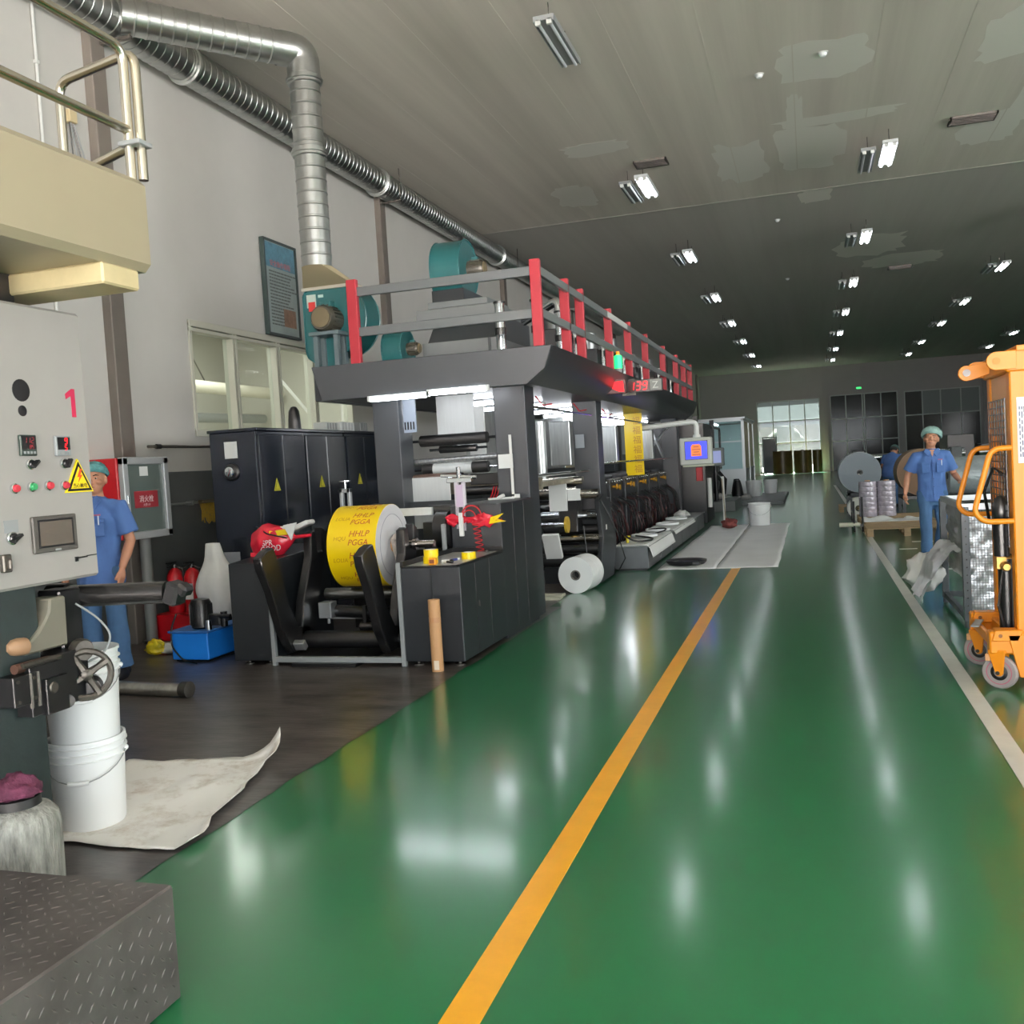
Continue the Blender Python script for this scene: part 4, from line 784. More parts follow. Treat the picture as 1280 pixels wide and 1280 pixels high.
MB().bx(-3.45, -3.1, 9.6, 9.75, 1.36, 1.48, .008).cyl((-3.5, 9.6, 1.30), (-3.05, 9.6, 1.30), .05).bx(-3.4, -3.05, 9.5, 9.6, 1.08, 1.2, .006).mk('drive_block', black, pr_)
for k in range(3): MB().tube([(-4.26 + k * .03, 9.5, 1.66), (-4.24 + k * .03, 9.48, 1.55), (-4.22 + k * .02, 9.5, 1.48)], .007, 6).mk('red_hose', hosered, pr_)
for k in range(3): MB().tube([(-3.12 + k * .03, 9.4, 1.34), (-3.14 + k * .03, 9.38, 1.26), (-3.18 + k * .03, 9.4, 1.2)], .007, 6).mk('red_hose', hosered, pr_)
MB().bx(-4.0, -3.8, 11.2, 11.24, 1.6, 2.3).mk('white_panel', white, pr_)
MB().bx(-2.97, -2.82, 9.13, 9.14, 1.52, 1.66).mk('paper_note', paper, pr_); MB().bx(-2.84, -2.815, 9.1, 9.115, 1.24, 1.85).bx(-2.84, -2.76, 9.1, 9.115, 1.22, 1.26).mk('white_strap', white, pr_)
MB().bx(-3.06, -2.8, 9.0, 9.06, 1.216, 1.235, .003, RZ(20)).bx(-2.95, -2.88, 8.95, 9.0, 1.23, 1.26, .003, RY(-25)).mk('glove_strip', white, pr_)
# lit tubes under the front beam, more under the deck
def utube(x0, x1, y, z, label, grp='lit tubes under the press deck', axis='x'):
    t = thing('tube_light', label, 'light', ((x0 + x1) / 2, y, z), grp)
    MB().cyl((x0, y, z), (x1, y, z), .024, n=10).mk('tube', press_on, t)
    MB().bx(x0 - .03, x1 + .03, y - .015, y + .015, z + .024, z + .035).bx(x0 - .03, x0, y - .02, y + .02, z - .02, z + .03).bx(x1, x1 + .03, y - .02, y + .02, z - .02, z + .03).mk('tube_holder', whitep, t)
utube(-4.17, -3.57, 8.82, 2.285, 'left lit tube light under the front edge of the press'); utube(-3.53, -2.95, 8.82, 2.30, 'right lit tube light under the front edge of the press')
k = 0
for y in (10.6, 11.8, 13.4, 14.8, 16.0, 17.4, 18.8, 20.0):
    k += 1; utube(-4.0, -3.2, y, 2.28, '%s lit tube light across the underside of the press deck from the front' % (nth + ['eighth'])[k - 1], 'tubes lit across the press interior')
# web drops and dryers inside the press
prn = MB().bx(-3.12, -2.80, 16.9, 16.905, 1.24, 2.33).mk('yellow_web', yellow, pr_)
for k in range(6): text('web_print', '福', .15, rgbm('#c4862a'), prn, facing((-2.90, 16.897, 1.34 + k * .17), (1, 0, 0), (0, 0, 1)), .0005)
hood = mat('hood_steel', '#a9acab', .3, .8, var=.25, vscale=6, stretch=(8, 8, .5))
for y in (11.6, 14.6, 18.2):
    MB().lathe([(.085, 0), (.085, .72)], (-3.22, y, 1.35), n=20).mk('dryer_duct', hood, pr_)
    MB().bx(-3.12, -2.85, y + .1, y + .3, 1.5, 2.06, .01).mk('dryer_hood', hood, pr_); MB().bx(-4.2, -3.65, y, y + .8, 1.45, 2.25, .01).mk('dryer_hood', hood, pr_)
MB().cyl((-2.75, 9.6, 1.42), (-2.75, 12.5, 1.42), .018, n=8).cyl((-2.72, 9.6, 2.14), (-2.72, 20, 2.14), .014, n=8).cyl((-2.72, 12.9, 1.5), (-2.72, 20, 1.5), .014, n=8).mk('side_bar', chrome, pr_)
MB().tube([(-3.2, 19.0, 1.5), (-2.75, 20.2, 2.2)], .03, 8).tube([(-2.75, 19.0, 1.5), (-3.2, 20.2, 2.2)], .03, 8).mk('cross_brace', alu, pr_)
for y in (10.4, 12.2, 14.0):
    MB().tube([(-2.9, y, 2.3), (-2.85, y + .1, 2.2), (-2.8, y + .3, 2.22)], .008, 6).mk('red_cable', hosered, pr_)
MB().bx(-2.97, -2.85, 12.49, 12.5, 1.72, 1.9).mk('note_plate', rgbm('#8a9096'), pr_)
MB().bx(-3.1, -2.9, 10.5, 13.0, 1.28, 1.34).bx(-4.2, -2.9, 10.4, 10.5, 1.25, 1.4).mk('unit_rail', mat('dirty_bar', '#9a937f', .4, .3, var=.5, vscale=9), pr_)
# display and beacon
t = thing('length_display', 'red digital counter reading 139 on the side of the press deck', 'display', (-2.25, 13.0, 2.52)); disp = t
MB().bx(-2.40, -1.93, 13.0, 13.09, 2.43, 2.60, .005).mk('display_case', black, t); MB().bx(-2.39, -2.10, 12.996, 13.0, 2.445, 2.585).mk('display_window', rgbm('#3a0508', .3), t)
digits('139', .105, ledred, t, facing((-2.25, 12.994, 2.515), (1, 0, 0), (0, 0, 1)), .15)
MB().bx(-2.09, -1.94, 12.996, 13.0, 2.445, 2.585).mk('display_label', rgbm('#8f918c'), t); text('label_mark', 'Z', .13, rgbm('#d7d8d4'), t, facing((-2.02, 12.99, 2.51), (1, 0, 0), (0, 0, 1)), .001)
MB().bx(-2.48, -2.3, 13.05, 13.12, 2.4, 2.62).mk('display_bracket', dsteel, t)
disp.location.x += .075
t = thing('red_lamp', 'glowing red arrow lamp left of the digital counter', 'lamp', (-2.35, 12.2, 2.5))
MB().prism([(-2.40, 2.50), (-2.30, 2.53), (-2.19, 2.535), (-2.18, 2.40), (-2.26, 2.41), (-2.34, 2.455)], 'xz', 12.2, 12.22).mk('lamp_lens', mat('red_lamp_glow', '#ff1420', .4, emit=1.6), t); MB().bx(-2.42, -2.16, 12.22, 12.30, 2.38, 2.56, .006).mk('lamp_case', rgbm('#3d1618'), t)
t.location.x -= .05
t = thing('signal_beacon', 'green lit signal beacon with amber cap on the deck edge', 'beacon', (-2.33, 12.45, 2.66))
MB().lathe([(.045, 0), (.045, .06)], (-2.33, 12.45, 2.66)).mk('beacon_base', greyl, t); MB().lathe([(.05, .06), (.05, .22), (.02, .24)], (-2.33, 12.45, 2.66)).mk('green_lens', ledgreen, t); MB().lathe([(.022, .24), (.022, .28)], (-2.33, 12.45, 2.66)).mk('amber_lens', amber, t)
# equipment on the deck: blowers, housings, pipes
def blower(nm, label, c, rot, R_, w, s=1., outlet=None, stand=True):
    t = thing(nm, label, 'blower', (c[0], c[1], 2.66)); t.rotation_euler = (0, 0, rot); z = c[2] - 2.66   # local: scroll axis along -y
    P = []
    for k in range(37):
        a = math.radians(-90 + 10 * k); r = R_ * (.82 + .30 * k / 36); P.append((max(r * math.cos(a), -.335) if outlet else r * math.cos(a), z + r * math.sin(a)))
    MB().prism(P, 'xz', -w / 2, w / 2, .006).mk('scroll_casing', teal, t, local=True)
    for y in (-w / 2, w / 2):
        b = MB()
        for i in range(len(P) - 1): b.tube([(P[i][0], y, P[i][1]), (P[i + 1][0], y, P[i + 1][1])], .011, 5)
        b.mk('casing_rim', teal, t, local=True)
    MB().lathe([(.14 * s, w / 2), (.14 * s, w / 2 + .22 * s), (.12 * s, w / 2 + .26 * s)], (0, 0, z), (0, -1, 0), 24).mk('motor', rgbm('#39372f', .4), t, local=True)
    fl = MB()
    for k in range(20):
        a = 2 * PI * k / 20; fl.bx(.135 * s, .152 * s, -w / 2 - .2 * s, -w / 2 - .03, z - .004, z + .004, 0, Matrix.Rotation(a, 3, 'Y'), (0, -w / 2 - .1, z))
    fl.mk('motor_fins', rgbm('#39372f', .4), t, local=True)['kind'] = 'stuff'
    MB().lathe([(.105 * s, 0), (.105 * s, .012), (.08 * s, .016)], (0, -w / 2 - .26 * s, z), (0, -1, 0), 24).mk('motor_grille', rgbm('#6b6048'), t, local=True)
    MB().bx(-.05 * s, .07 * s, -w / 2 - .17 * s, -w / 2 - .06 * s, z + .12 * s, z + .19 * s, .006).mk('terminal_box', teal, t, local=True)
    if stand:
        b = MB()
        for x in (-.14 * s, .10 * s): b.bx(x, x + .05, -w / 2 - .2, -w / 2 - .14, 0, z - .15 * s).bx(x, x + .05, -w / 2 - .04, -w / 2 + .02, 0, z - .15 * s)
        b.bx(-.17 * s, .18 * s, -w / 2 - .24 * s, -w / 2 + .02, z - .18 * s, z - .14 * s, .004).mk('motor_stand', rgbm('#5d6b70', .4), t, local=True)
    return t
bt = blower('centrifugal_blower', 'large teal centrifugal blower with motor under the falling silver duct', (-4.86, 9.62, 3.22), 0, .45, .34, outlet=True)
MB().bx(-.334, .27, -.16, .16, .55, .90, .006).mk('outlet_box', teal, bt, local=True)
cb = MB(); n = 32; rA = []; rB = []
for k in range(n):
    a = 2 * PI * k / n + PI / 4; ca, sa = math.cos(a), math.sin(a); m_ = max(abs(ca), abs(sa)); lx, ly = vx + 4.86, vy - 9.62
    rA.append(cb.bm.verts.new((-.03 + .29 * ca / m_, .19 * sa / m_, .93))); rB.append(cb.bm.verts.new((lx + .165 * ca, ly + .165 * sa, 1.10)))
for k in range(n): cb.bm.faces.new((rA[k], rA[(k + 1) % n], rB[(k + 1) % n], rB[k]))
cb.bm.faces.new(rA[::-1]); cb.bm.faces.new(rB); cb.mk('transition_cone', rgbm('#b5a888', .5), bt, local=True)
MB().bx(-.335, .275, -.20, .20, .90, .935, .003).mk('outlet_flange', rgbm('#c4beae'), bt, local=True)
MB().bx(-.29, -.18, -.178, -.159, .72, .86).mk('white_label', rgbm('#cfdcd0'), bt, local=True); MB().bx(-.27, -.19, -.182, -.159, .68, .78).mk('red_label', rgbm('#d23b38'), bt, local=True)
MB().bx(-.15, -.09, -.178, -.159, .82, .85).mk('oval_plate', rgbm('#cfe6dc'), bt, local=True)
bt2 = blower('centrifugal_blower', 'teal drum blower with sideways motor high behind the front rail', (-4.0, 11.05, 3.92), PI / 2, .36, .36, .75, stand=False)
MB().bx(-.34, .5, -.5, .25, .785, .86, .006).mk('blower_base', greyl, bt2, local=True); MB().bx(-.3, .4, -.2, .2, .86, 1.0).mk('inlet_duct', greyd, bt2, local=True)
bt3 = blower('centrifugal_blower', 'dark teal blower low on the deck beside the tall red corner post', (-4.32, 9.95, 2.90), PI * .5, .22, .22, .5, stand=False)
MB().bx(-.2, .2, -.15, .15, 0, .1).mk('blower_foot', greyd, bt3, local=True)
t = thing('dryer_housing', 'stepped grey sheet metal dryer housing on the press deck behind the front rail', 'housing', (-3.4, 10.6, 2.66))
MB().bx(-4.2, -3.3, 10.35, 11.9, 2.66, 3.0, .006).mk('lower_box', greyl, t); MB().prism([(10.4, 3.0), (11.9, 3.0), (11.9, 3.3), (10.7, 3.3)], 'yz', -4.15, -3.35).mk('middle_box', grey, t); MB().bx(-4.4, -3.4, 10.7, 11.9, 3.3, 3.44, .006).mk('upper_box', greyl, t)
for x in (-3.4,): MB().bx(x, x + .03, 10.34, 10.35, 2.66, 3.0).mk('box_flange', grey, t)
for i, (x, y) in enumerate(((-2.98, 9.5), (-2.62, 9.6), (-2.6, 10.5))):
    t = thing('flexible_pipe', ['polished vertical pipe standing on the deck left of the corner post', 'polished vertical pipe directly behind the corner post', 'polished bent pipe on the deck past the second red post'][i], 'pipe', (x, y, 2.66), 'polished pipes on the press deck')
    MB().lathe([(.05, 0), (.05, .22), (.05, .24)], (x, y, 2.66), n=20).lathe([(.05, .29), (.05, .55)], (x, y, 2.66), n=20).mk('pipe', chrome, t)
    for z0, z1 in ((0, .02), (.23, .30), (.55, .57)): MB().lathe([(.062, z0), (.062, z1)], (x, y, 2.66), n=20).mk('pipe_flange', black, t)
    if i == 2: MB().tube(fillet([(x, y, 3.2), (x, y, 3.35), (x - .5, y + .3, 3.2)], .12), .05, 14).mk('pipe_bend', chrome, t)
r = random.Random(8)
for i, (y, h, c) in enumerate(((11.3, .62, greyd), (12.9, .5, grey), (14.4, .62, greyd), (16.0, .5, grey), (17.8, .6, greyd), (19.4, .55, grey))):
    t = thing('dryer_box', ['first', 'second', 'third', 'fourth', 'fifth', 'sixth'][i] + ' dark fan box on the deck behind the red side railing', 'fan box', (-2.95, y, 2.66), 'fan boxes behind the side railing')
    MB().bx(-3.4 + (.5 if i == 0 else 0), -2.6, y - .45, y + .45, 2.66, 2.66 + h * .7, .01).mk('box', c, t); MB().lathe([(.16, 0), (.16, .25)], (-2.85, y, 2.66 + h * .7), n=20).mk('stack', hood, t)
    MB().cyl((-2.62, y + .1, 2.9), (-2.52, y + .1, 2.9), .1, n=16).mk('motor', black, t); MB().tube(fillet([(-2.56, y - .3, 2.66), (-2.56, y - .3, 3.1), (-2.8, y - .1, 3.2)], .1), .03, 10).mk('pipe', chrome, t)
# ------------------------------------------------------------------ infeed unit in front of the printing units
iu = thing('infeed_unit', 'black infeed unit with white web rolls beside the second press column', 'machine', (-3.1, 11, 0))
MB().prism([(10.7, .02), (11.6, .02), (11.9, .45), (11.55, .95), (11.2, 1.06), (10.9, 1.0), (11.05, .55)], 'yz', -2.62, -2.56, .006).mk('side_plate', greyd, iu)
MB().bx(-3.2, -2.56, 11.45, 11.6, .86, 1.0, .005).mk('unit_beam', greyd, iu); MB().bx(-3.3, -2.6, 10.9, 11.6, .0, .2).mk('unit_frame', greyd, iu)
MB().prism([(10.95, .62), (11.25, .62), (11.3, 1.02), (11.2, 1.12), (11.05, 1.1)], 'yz', -3.1, -2.86, .01).mk('bearing_arm', black, iu)
for y, z, r, m in ((11.0, .54, .05, steel), (10.9, .42, .05, blackr), (10.9, .27, .06, blackr), (11.3, .8, .06, chrome), (11.2, .34, .05, chrome), (11.4, .62, .06, blackr)): MB().cyl((-3.4, y, z), (-2.6, y, z), r, n=16).mk('roller', m, iu)
MB().lathe([(.1, 0), (.1, .03)], (-2.98, 10.85, .72), (1, 0, 0), 20).mk('brass_disc', rgbm('#c9a83a', .35), iu); MB().cyl((-3.3, 10.85, .72), (-2.98, 10.85, .72), .03).mk('arbor', chrome, iu)
MB().bx(-3.2, -2.98, 10.95, 11.0, .88, 1.25, .0).mk('white_web', paper, iu); MB().bx(-2.98, -2.82, 11.02, 11.05, 1.0, 1.14).mk('white_web', paper, iu)
MB().cyl((-2.98, 11.08, 1.07), (-2.6, 11.08, 1.07), .06).cyl((-3.3, 11.1, 1.24), (-2.8, 11.1, 1.24), .05).mk('web_roll', steel, iu)
MB().prism([(10.5, .62), (10.55, .64), (10.72, .35), (10.66, .33)], 'yz', -3.2, -3.0).mk('white_sheet', paper, iu)
MB().tube([(-2.54, 10.9, 1.0), (-2.4, 11.1, .6), (-2.35, 11.3, .25), (-2.45, 11.4, .1)], .007, 6).tube([(-3.2, 10.8, .5), (-2.95, 10.75, .42), (-2.7, 10.8, .48)], .006, 6).tube([(-2.75, 10.8, .7), (-2.73, 10.8, .4), (-2.7, 10.8, .12)], .008, 6).mk('loose_cable', black, iu)
MB().bx(-2.555, -2.55, 11.2, 11.25, .62, .68).mk('label_sticker', white, iu)
iu.location.y += .9; iu.scale = (1.03, 1.0, 1.05)
# white roll on the floor
t = thing('paper_roll', 'white paper roll lying on the green floor at the foot of the press', 'roll', (-2.6, 11.2, .215)); c = Vector((-2.68, 10.9, .215)); ax = Vector((.10, .99, 0)).normalized(); Lr = .42
MB().lathe([(.215, 0), (.215, Lr * .45), (.211, Lr * .46), (.215, Lr * .47), (.215, Lr * .8), (.21, Lr * .81), (.215, Lr * .82), (.215, Lr), (.06, Lr), (.06, 0), (.215, 0)], c, ax, 48, cap=False).mk('paper', mat('roll_paper', '#e6e7e7', .5), t)
MB().lathe([(.061, -.004), (.061, Lr), (.045, Lr), (.045, -.004), (.061, -.004)], c, ax, 28, cap=False).mk('core', rgbm('#6c6a66'), t); MB().lathe([(.045, .1), (.045, .12)], c, ax, 20).mk('core_plug', black, t)
o = MB().bx(-3.6, -2.75, 10.35, 10.55, .0, .03, .004, RZ(4)).bx(-3.6, -2.78, 10.62, 10.78, .0, .028, .004, RZ(-2)).mk('floor_board', mat('pale_board', '#b9b7a4', .6, var=.25, vscale=5), None, loc=(-3.1, 10.5, 0)); tag(o, 'pale wooden boards lying on the floor by the white paper roll', 'board')
# ------------------------------------------------------------------ printing units, ink trays, hoses
def punit(y, i):
    nm = nth[i]
    t = thing('printing_unit', nm + ' dark printing unit with brass handles and dark red hoses, counted from the front', 'printing unit', (-3.0, y, 0), 'printing units of the press')
    MB().bx(-.06, .06, -.5, .5, .12, 1.18, .008).mk('side_frame', greyd, t, local=True); MB().bx(-1.35, -1.23, -.5, .5, .12, 1.18, .008).mk('side_frame', greyd, t, local=True)
    MB().bx(-1.3, 0, -.45, -.35, .0, .2).bx(-1.3, 0, .35, .45, .0, .2).bx(-.05, .08, -.5, .5, 0, .13).mk('unit_base', black, t, local=True)
    for yy, z, r, m in ((-.2, 1.1, .08, steel), (.05, 1.22, .07, blackr), (.25, 1.05, .06, chrome), (0, .9, .1, chrome)): MB().cyl((-1.25, yy, z), (0, yy, z), r, n=16).mk('roller', m, t, local=True)
    for yy, z in ((-.3, 1.12), (-.05, 1.1)): MB().lathe([(.018, 0), (.018, .05), (.042, .055), (.042, .075), (.015, .08)], (.06, yy, z), (1, 0, 0), 14).mk('brass_knob', gold, t, local=True)
    for k in range(5): MB().ell((.07, -.4 + k * .2, 1.2), (.018, .018, .018), 8, 6).mk('steel_knob', chrome, t, local=True)
    MB().bx(.0, .05, -.48, .48, 1.18, 1.24, .004).mk('top_rail', dsteel, t, local=True)
    r = random.Random(i)
    for k in range(7):
        y0 = -.42 + k * .14; q = r.uniform(.45, .92); MB().tube(fillet([(.07, y0, q), (.13 + r.random() * .12, y0 + r.uniform(-.08, .08), q - .04), (.14 + r.random() * .1, y0 + r.uniform(-.1, .1), .32), (.10, y0 + .04, .16)], .12), .011 + .004 * r.random(), 8).mk('ink_hose', hose, t, local=True)
    for k in range(3): MB().tube(fillet([(.08, -.3 + .3 * k, .95), (.28, -.1 + .25 * k, .8), (.32, .05 + .2 * k, .4), (.3, .1 + .2 * k, .34)], .15), .012, 6).mk('black_hose', blackr, t, local=True)
for i, y in enumerate((13.75, 15.0, 16.25, 17.5, 18.75, 20.0)): punit(y, i)
traym = mat('tray_grey', '#5c5f61', .38, .4, var=.15, vscale=4)
for i in range(6):
    y0 = 13.05 + i * 1.22; nm = nth[i]
    t = thing('ink_tray', nm + ' grey steel ink tray along the aisle, counted from the front', 'tray', (-2.4, y0 + .55, 0), 'grey ink trays along the aisle')
    MB().bx(-2.64, -2.17, y0, y0 + 1.17, .02, .32, .006).mk('tray_box', traym, t); MB().bx(-2.60, -2.2, y0 + .03, y0 + 1.14, 0, .02).mk('tray_foot', black, t); MB().bx(-2.66, -2.15, y0 - .01, y0 + 1.18, .32, .332, .003).mk('tray_edge', greyl, t)
def cover(x0, x1, y0, y1, z, drop, label, seed):
    def f(u, v):
        x = x0 + (x1 - x0) * u; y = y0 + (y1 - y0) * v; q = noise.noise(Vector((x * 4, y * 3, seed))) * .02
        xe = x1 - .04 + .10 * noise.noise(Vector((y * 1.8, seed, 0))); zz = z + .012 + abs(q)
        if x > -2.16: zz = z - (x + 2.16) * drop; x = -2.145 + (x + 2.16) * .35
        return Vector((x, y, zz))
    o = MB().grid(f, 16, 30).mk('paper_cover', paper, None, ang=70, recalc=False); so = o.modifiers.new('s', 'SOLIDIFY'); so.thickness = .003; tag(o, label, 'paper')
cover(-2.63, -2.02, 13.02, 15.3, .332, 1.1, 'white paper spread over the nearest ink tray with a hanging corner', 1); cover(-2.63, -2.10, 15.6, 18.4, .332, 1.0, 'white paper spread over the third and fourth ink trays', 6)
for i, (y, x) in enumerate(((14.3, -2.42), (15.35, -2.38), (16.6, -2.40), (17.9, -2.42))):
    t = thing('round_lid', ['white round lid lying on the nearest ink tray', 'white round lid lying between the first two papers', 'white round lid lying on the second paper', 'grey rimmed lid at the far end of the papers'][i], 'lid', (x, y, .36), 'round lids on the ink trays')
    MB().lathe([(.19, 0), (.2, .01), (.2, .035), (.18, .04), (.17, .03), (.0, .03)], n=32, cap=False).lathe([(.19, 0), (0, 0)], n=32, cap=False).mk('lid_disc', whitep, t, local=True); MB().lathe([(.06, .03), (.055, .036)], n=20).mk('lid_boss', whitep, t, local=True)
t = thing('ink_hose', 'black hose looped on the paper of the nearest ink tray', 'hose', (-2.3, 13.6, .35)); MB().tube(fillet([(-2.6, 13.4, .5), (-2.4, 13.3, .37), (-2.2, 13.5, .37), (-2.22, 13.9, .37), (-2.5, 14.0, .40)], .2), .014, 8).mk('hose', blackr, t); MB().tube(fillet([(-2.3, 14.6, .38), (-2.18, 14.8, .4), (-2.2, 15.1, .42), (-2.5, 15.2, .4)], .15), .012, 8).mk('hose', blackr, t)
t = thing('yellow_tap', 'small yellow tap standing on the nearest ink tray paper', 'tap', (-2.52, 13.4, .34)); MB().lathe([(.02, 0), (.022, .08), (.01, .1)], (-2.52, 13.45, .34), n=12).bx(-2.56, -2.48, 13.44, 13.46, .43, .45, .004).mk('tap_body', rgbm('#d8c822', .3), t); MB().lathe([(.03, 0), (.03, .01)], (-2.52, 13.45, .34)).mk('tap_base', black, t)
ragb((-2.4, 18.6, .40), (.14, .14, .08), 12, mat('grey_rag', '#b9b9b6', .8), 'rag', 'crumpled pale rag at the far end of the paper covers', 'rag', fl=.9)
# floor papers
for i, (x0, x1, lb) in enumerate(((-2.05, -1.275, 'long white sheet on the green floor, the half beside the ink trays'), (-1.265, -.46, 'long white sheet on the green floor, the half beside the yellow line'))):
    def f(u, v): 
        x = x0 + (x1 - x0) * u; y = 13.0 + 7.7 * v; return Vector((x + .02 * noise.noise(Vector((y * .9, i, 0))), y + .05 * noise.noise(Vector((x * 3, i, 1))), .008 + .012 * max(0, noise.noise(Vector((x * 3, y * 2, i + 3))))))
    o = MB().grid(f, 12, 60).mk('floor_sheet', mat('floor_paper', '#e2e3e3', .55, var=.08, vscale=1.5), None, recalc=False); so = o.modifiers.new('s', 'SOLIDIFY'); so.thickness = .004; tag(o, lb, 'sheet')
o = MB().lathe([(.0, .0), (.25, .0), (.28, .03), (.285, .055), (.27, .05), (.24, .02), (.0, .02)], (-1.72, 13.55, .02), n=40, cap=False).mk('drip_tray', black, None, loc=(-1.72, 13.55, .02)); tag(o, 'round black drip tray lying on the near end of the white floor sheet', 'tray'); MB().bx(-1.6, -1.5, 13.25, 13.29, .035, .07, .004).mk('tray_handle', black, o)
bucket('bucket', 'white bucket with handle standing at the far end of the floor sheets', (-1.03, 20.2, .02), .20, .22, .46, [(.40, .42, .012)], None, (0, .38, .16))
ragb((-1.60, 19.7, .10), (.15, .15, .12), 21, mat('dark_red_rag', '#7a3a36', .8, var=.5, vscale=14), 'rag', 'crumpled dark red rag beside the white bucket on the floor sheets', 'rag', fl=.7)
t = thing('mop', 'thin stick standing by the dark red rag', 'stick', (-1.75, 20.4, 0)); MB().cyl((-1.72, 20.35, .02), (-1.78, 20.45, 1.0), .012, n=8).mk('stick', rgbm('#9a8f7a'), t); MB().lathe([(.05, 0), (.03, .06)], (-1.72, 20.35, .015)).mk('mop_foot', greyl, t)
# ------------------------------------------------------------------ control terminal on a white arm
t = thing('control_terminal', 'operator terminal with blue screen hanging from a white arm', 'monitor', (-1.9, 17, 1.6))
MB().bx(-2.18, -1.63, 17.0, 17.28, 1.36, 1.84, .02).mk('terminal_case', rgbm('#b9bcb4', .4), t); MB().bx(-2.09, -1.69, 16.99, 17.0, 1.45, 1.78, .004).mk('screen_bezel', black, t)
sc = MB().bx(-2.075, -1.705, 16.986, 16.99, 1.465, 1.765).mk('screen', mat('blue_screen', '#2233f0', .3, emit=1.1), t)
MB().prism([(-1.98, 1.51), (-1.80, 1.51), (-1.80, 1.68), (-1.83, 1.72), (-1.95, 1.72), (-1.98, 1.68)], 'xz', 16.982, 16.986).mk('screen_graphic', mat('screen_orange', '#d9742a', .4, emit=.8), sc)
for k in range(4): MB().bx(-1.96 + .02 * (k % 2), -1.82 - .02 * (k % 2), 16.979, 16.982, 1.53 + k * .045, 1.548 + k * .045).mk('screen_rows', mat('screen_brown', '#8a3a1c', .4, emit=.5), sc)
MB().bx(-2.13, -1.60, 16.95, 17.1, 1.33, 1.36, .006).mk('keyboard_shelf', rgbm('#a9ad98'), t)
MB().tube(fillet([(-3.0, 17.1, 2.06), (-1.88, 17.1, 2.12), (-1.88, 17.1, 1.84)], .1), .045, 14).mk('support_arm', white, t); MB().lathe([(.07, 0), (.06, .05)], (-1.88, 17.1, 1.84)).mk('arm_collar', white, t)
# ------------------------------------------------------------------ far left: second press, glass office, buckets
t = thing('second_press', 'dark second printing press beyond the white floor sheets', 'machine', (-3.2, 27, 0)); r = random.Random(4)
MB().bx(-3.6, -2.22, 21.6, 23.2, .0, 2.22, .01).mk('end_housing', black, t)
for i in range(5):
    y = 24.2 + i * 1.5
    MB().bx(-2.95, -2.75, y, y + 1.0, .1, 1.25, .01).mk('side_frame', black, t); MB().bx(-2.9, -2.6, y + .1, y + .9, 0, .4, .01).mk('unit_base', greyd, t)
    for k in range(4): MB().cyl((-4.3, y + .15 + .2 * k, .9 + .15 * (k % 3)), (-2.8, y + .15 + .2 * k, .9 + .15 * (k % 3)), .08, n=12).mk('roller', chrome if k % 2 else blackr, t)
    for k in range(3): MB().lathe([(.02, 0), (.02, .05), (.06, .06), (.06, .08)], (-2.75, y + .2 + .3 * k, 1.1), (1, 0, 0), 12).mk('hand_knob', chrome, t)
    for k in range(3): MB().tube([(-2.74, y + .2 + k * .25, .95), (-2.55, y + .25 + k * .25, .7), (-2.62, y + .3 + k * .25, .2)], .03, 6).mk('ink_hose', blackr, t)
    MB().bx(-2.92, -2.8, y + .3, y + .6, 1.25, 1.5 + .2 * r.random(), .01).mk('control_box', greyd if i % 2 else black, t)
for x, y in ((-2.75, 24.2), (-2.75, 28.4)): MB().bx(x, x + .12, y, y + .12, 0, 2.5).mk('column', greyd, t)
MB().tube(fillet([(-4.4, 24.0, 2.3), (-2.7, 24.0, 2.3), (-2.7, 24.0, 1.6)], .08), .035, 8).tube(fillet([(-2.7, 24.3, 2.3), (-2.7, 31, 2.3), (-2.7, 31, 1.2)], .08), .035, 8).mk('black_pipe', black, t)
MB().bx(-2.42, -2.28, 21.5, 21.6, .95, 1.25, .006).mk('red_box', redd, t); MB().bx(-1.95, -1.90, 22.4, 22.46, 0, 1.0).mk('white_post', white, t); MB().cyl((-2.16, 21.7, .35), (-2.16, 21.7, 1.0), .05).mk('white_cylinder', white, t)
t = thing('second_terminal', 'distant grey operator terminal with pale screen by the glass office', 'monitor', (-2.4, 26, 1.4)); MB().bx(-2.66, -2.18, 26.0, 26.25, 1.2, 1.68, .02).mk('terminal_case', rgbm('#7d8384'), t); MB().bx(-2.60, -2.25, 25.99, 26.0, 1.28, 1.60).mk('screen', mat('pale_screen', '#9aa3cf', .3, emit=.5), t); MB().cyl((-2.42, 26.1, 0), (-2.42, 26.1, 1.2), .05).mk('terminal_post', black, t)
t = thing('low_plinth', 'low grey plinth on the floor beyond the floor sheets', 'plinth', (-1.6, 30.5, 0)); MB().bx(-2.45, -.75, 28, 34, 0, .10, .01).mk('plinth_slab', rgbm('#75797a', .4), t); MB().bx(-2.5, -1.9, 25.5, 27.9, 0, .28, .01).mk('plinth_step', rgbm('#6c6f6e', .4), t)
bucket('bucket', 'distant white bucket, the left of two on the low plinth', (-1.75, 31.5, .10), .22, .25, .5, [(.42, .44, .012)], 'distant white buckets'); bucket('bucket', 'distant white bucket, the right of two on the low plinth', (-1.30, 33.2, .10), .2, .23, .45, [(.38, .40, .012)], 'distant white buckets')
ragb((-1.85, 29.4, .16), (.16, .12, .09), 33, mat('grey_rag', '#b9b9b6', .8), 'rag', 'small pale rag on the near edge of the low plinth', 'rag', fl=.8); ragb((-2.5, 26.6, .35), (.35, .3, .09), 37, mat('grey_rag', '#b9b9b6', .8), 'paper_heap', 'crumpled pale papers on the step of the low plinth', 'paper', fl=.9)
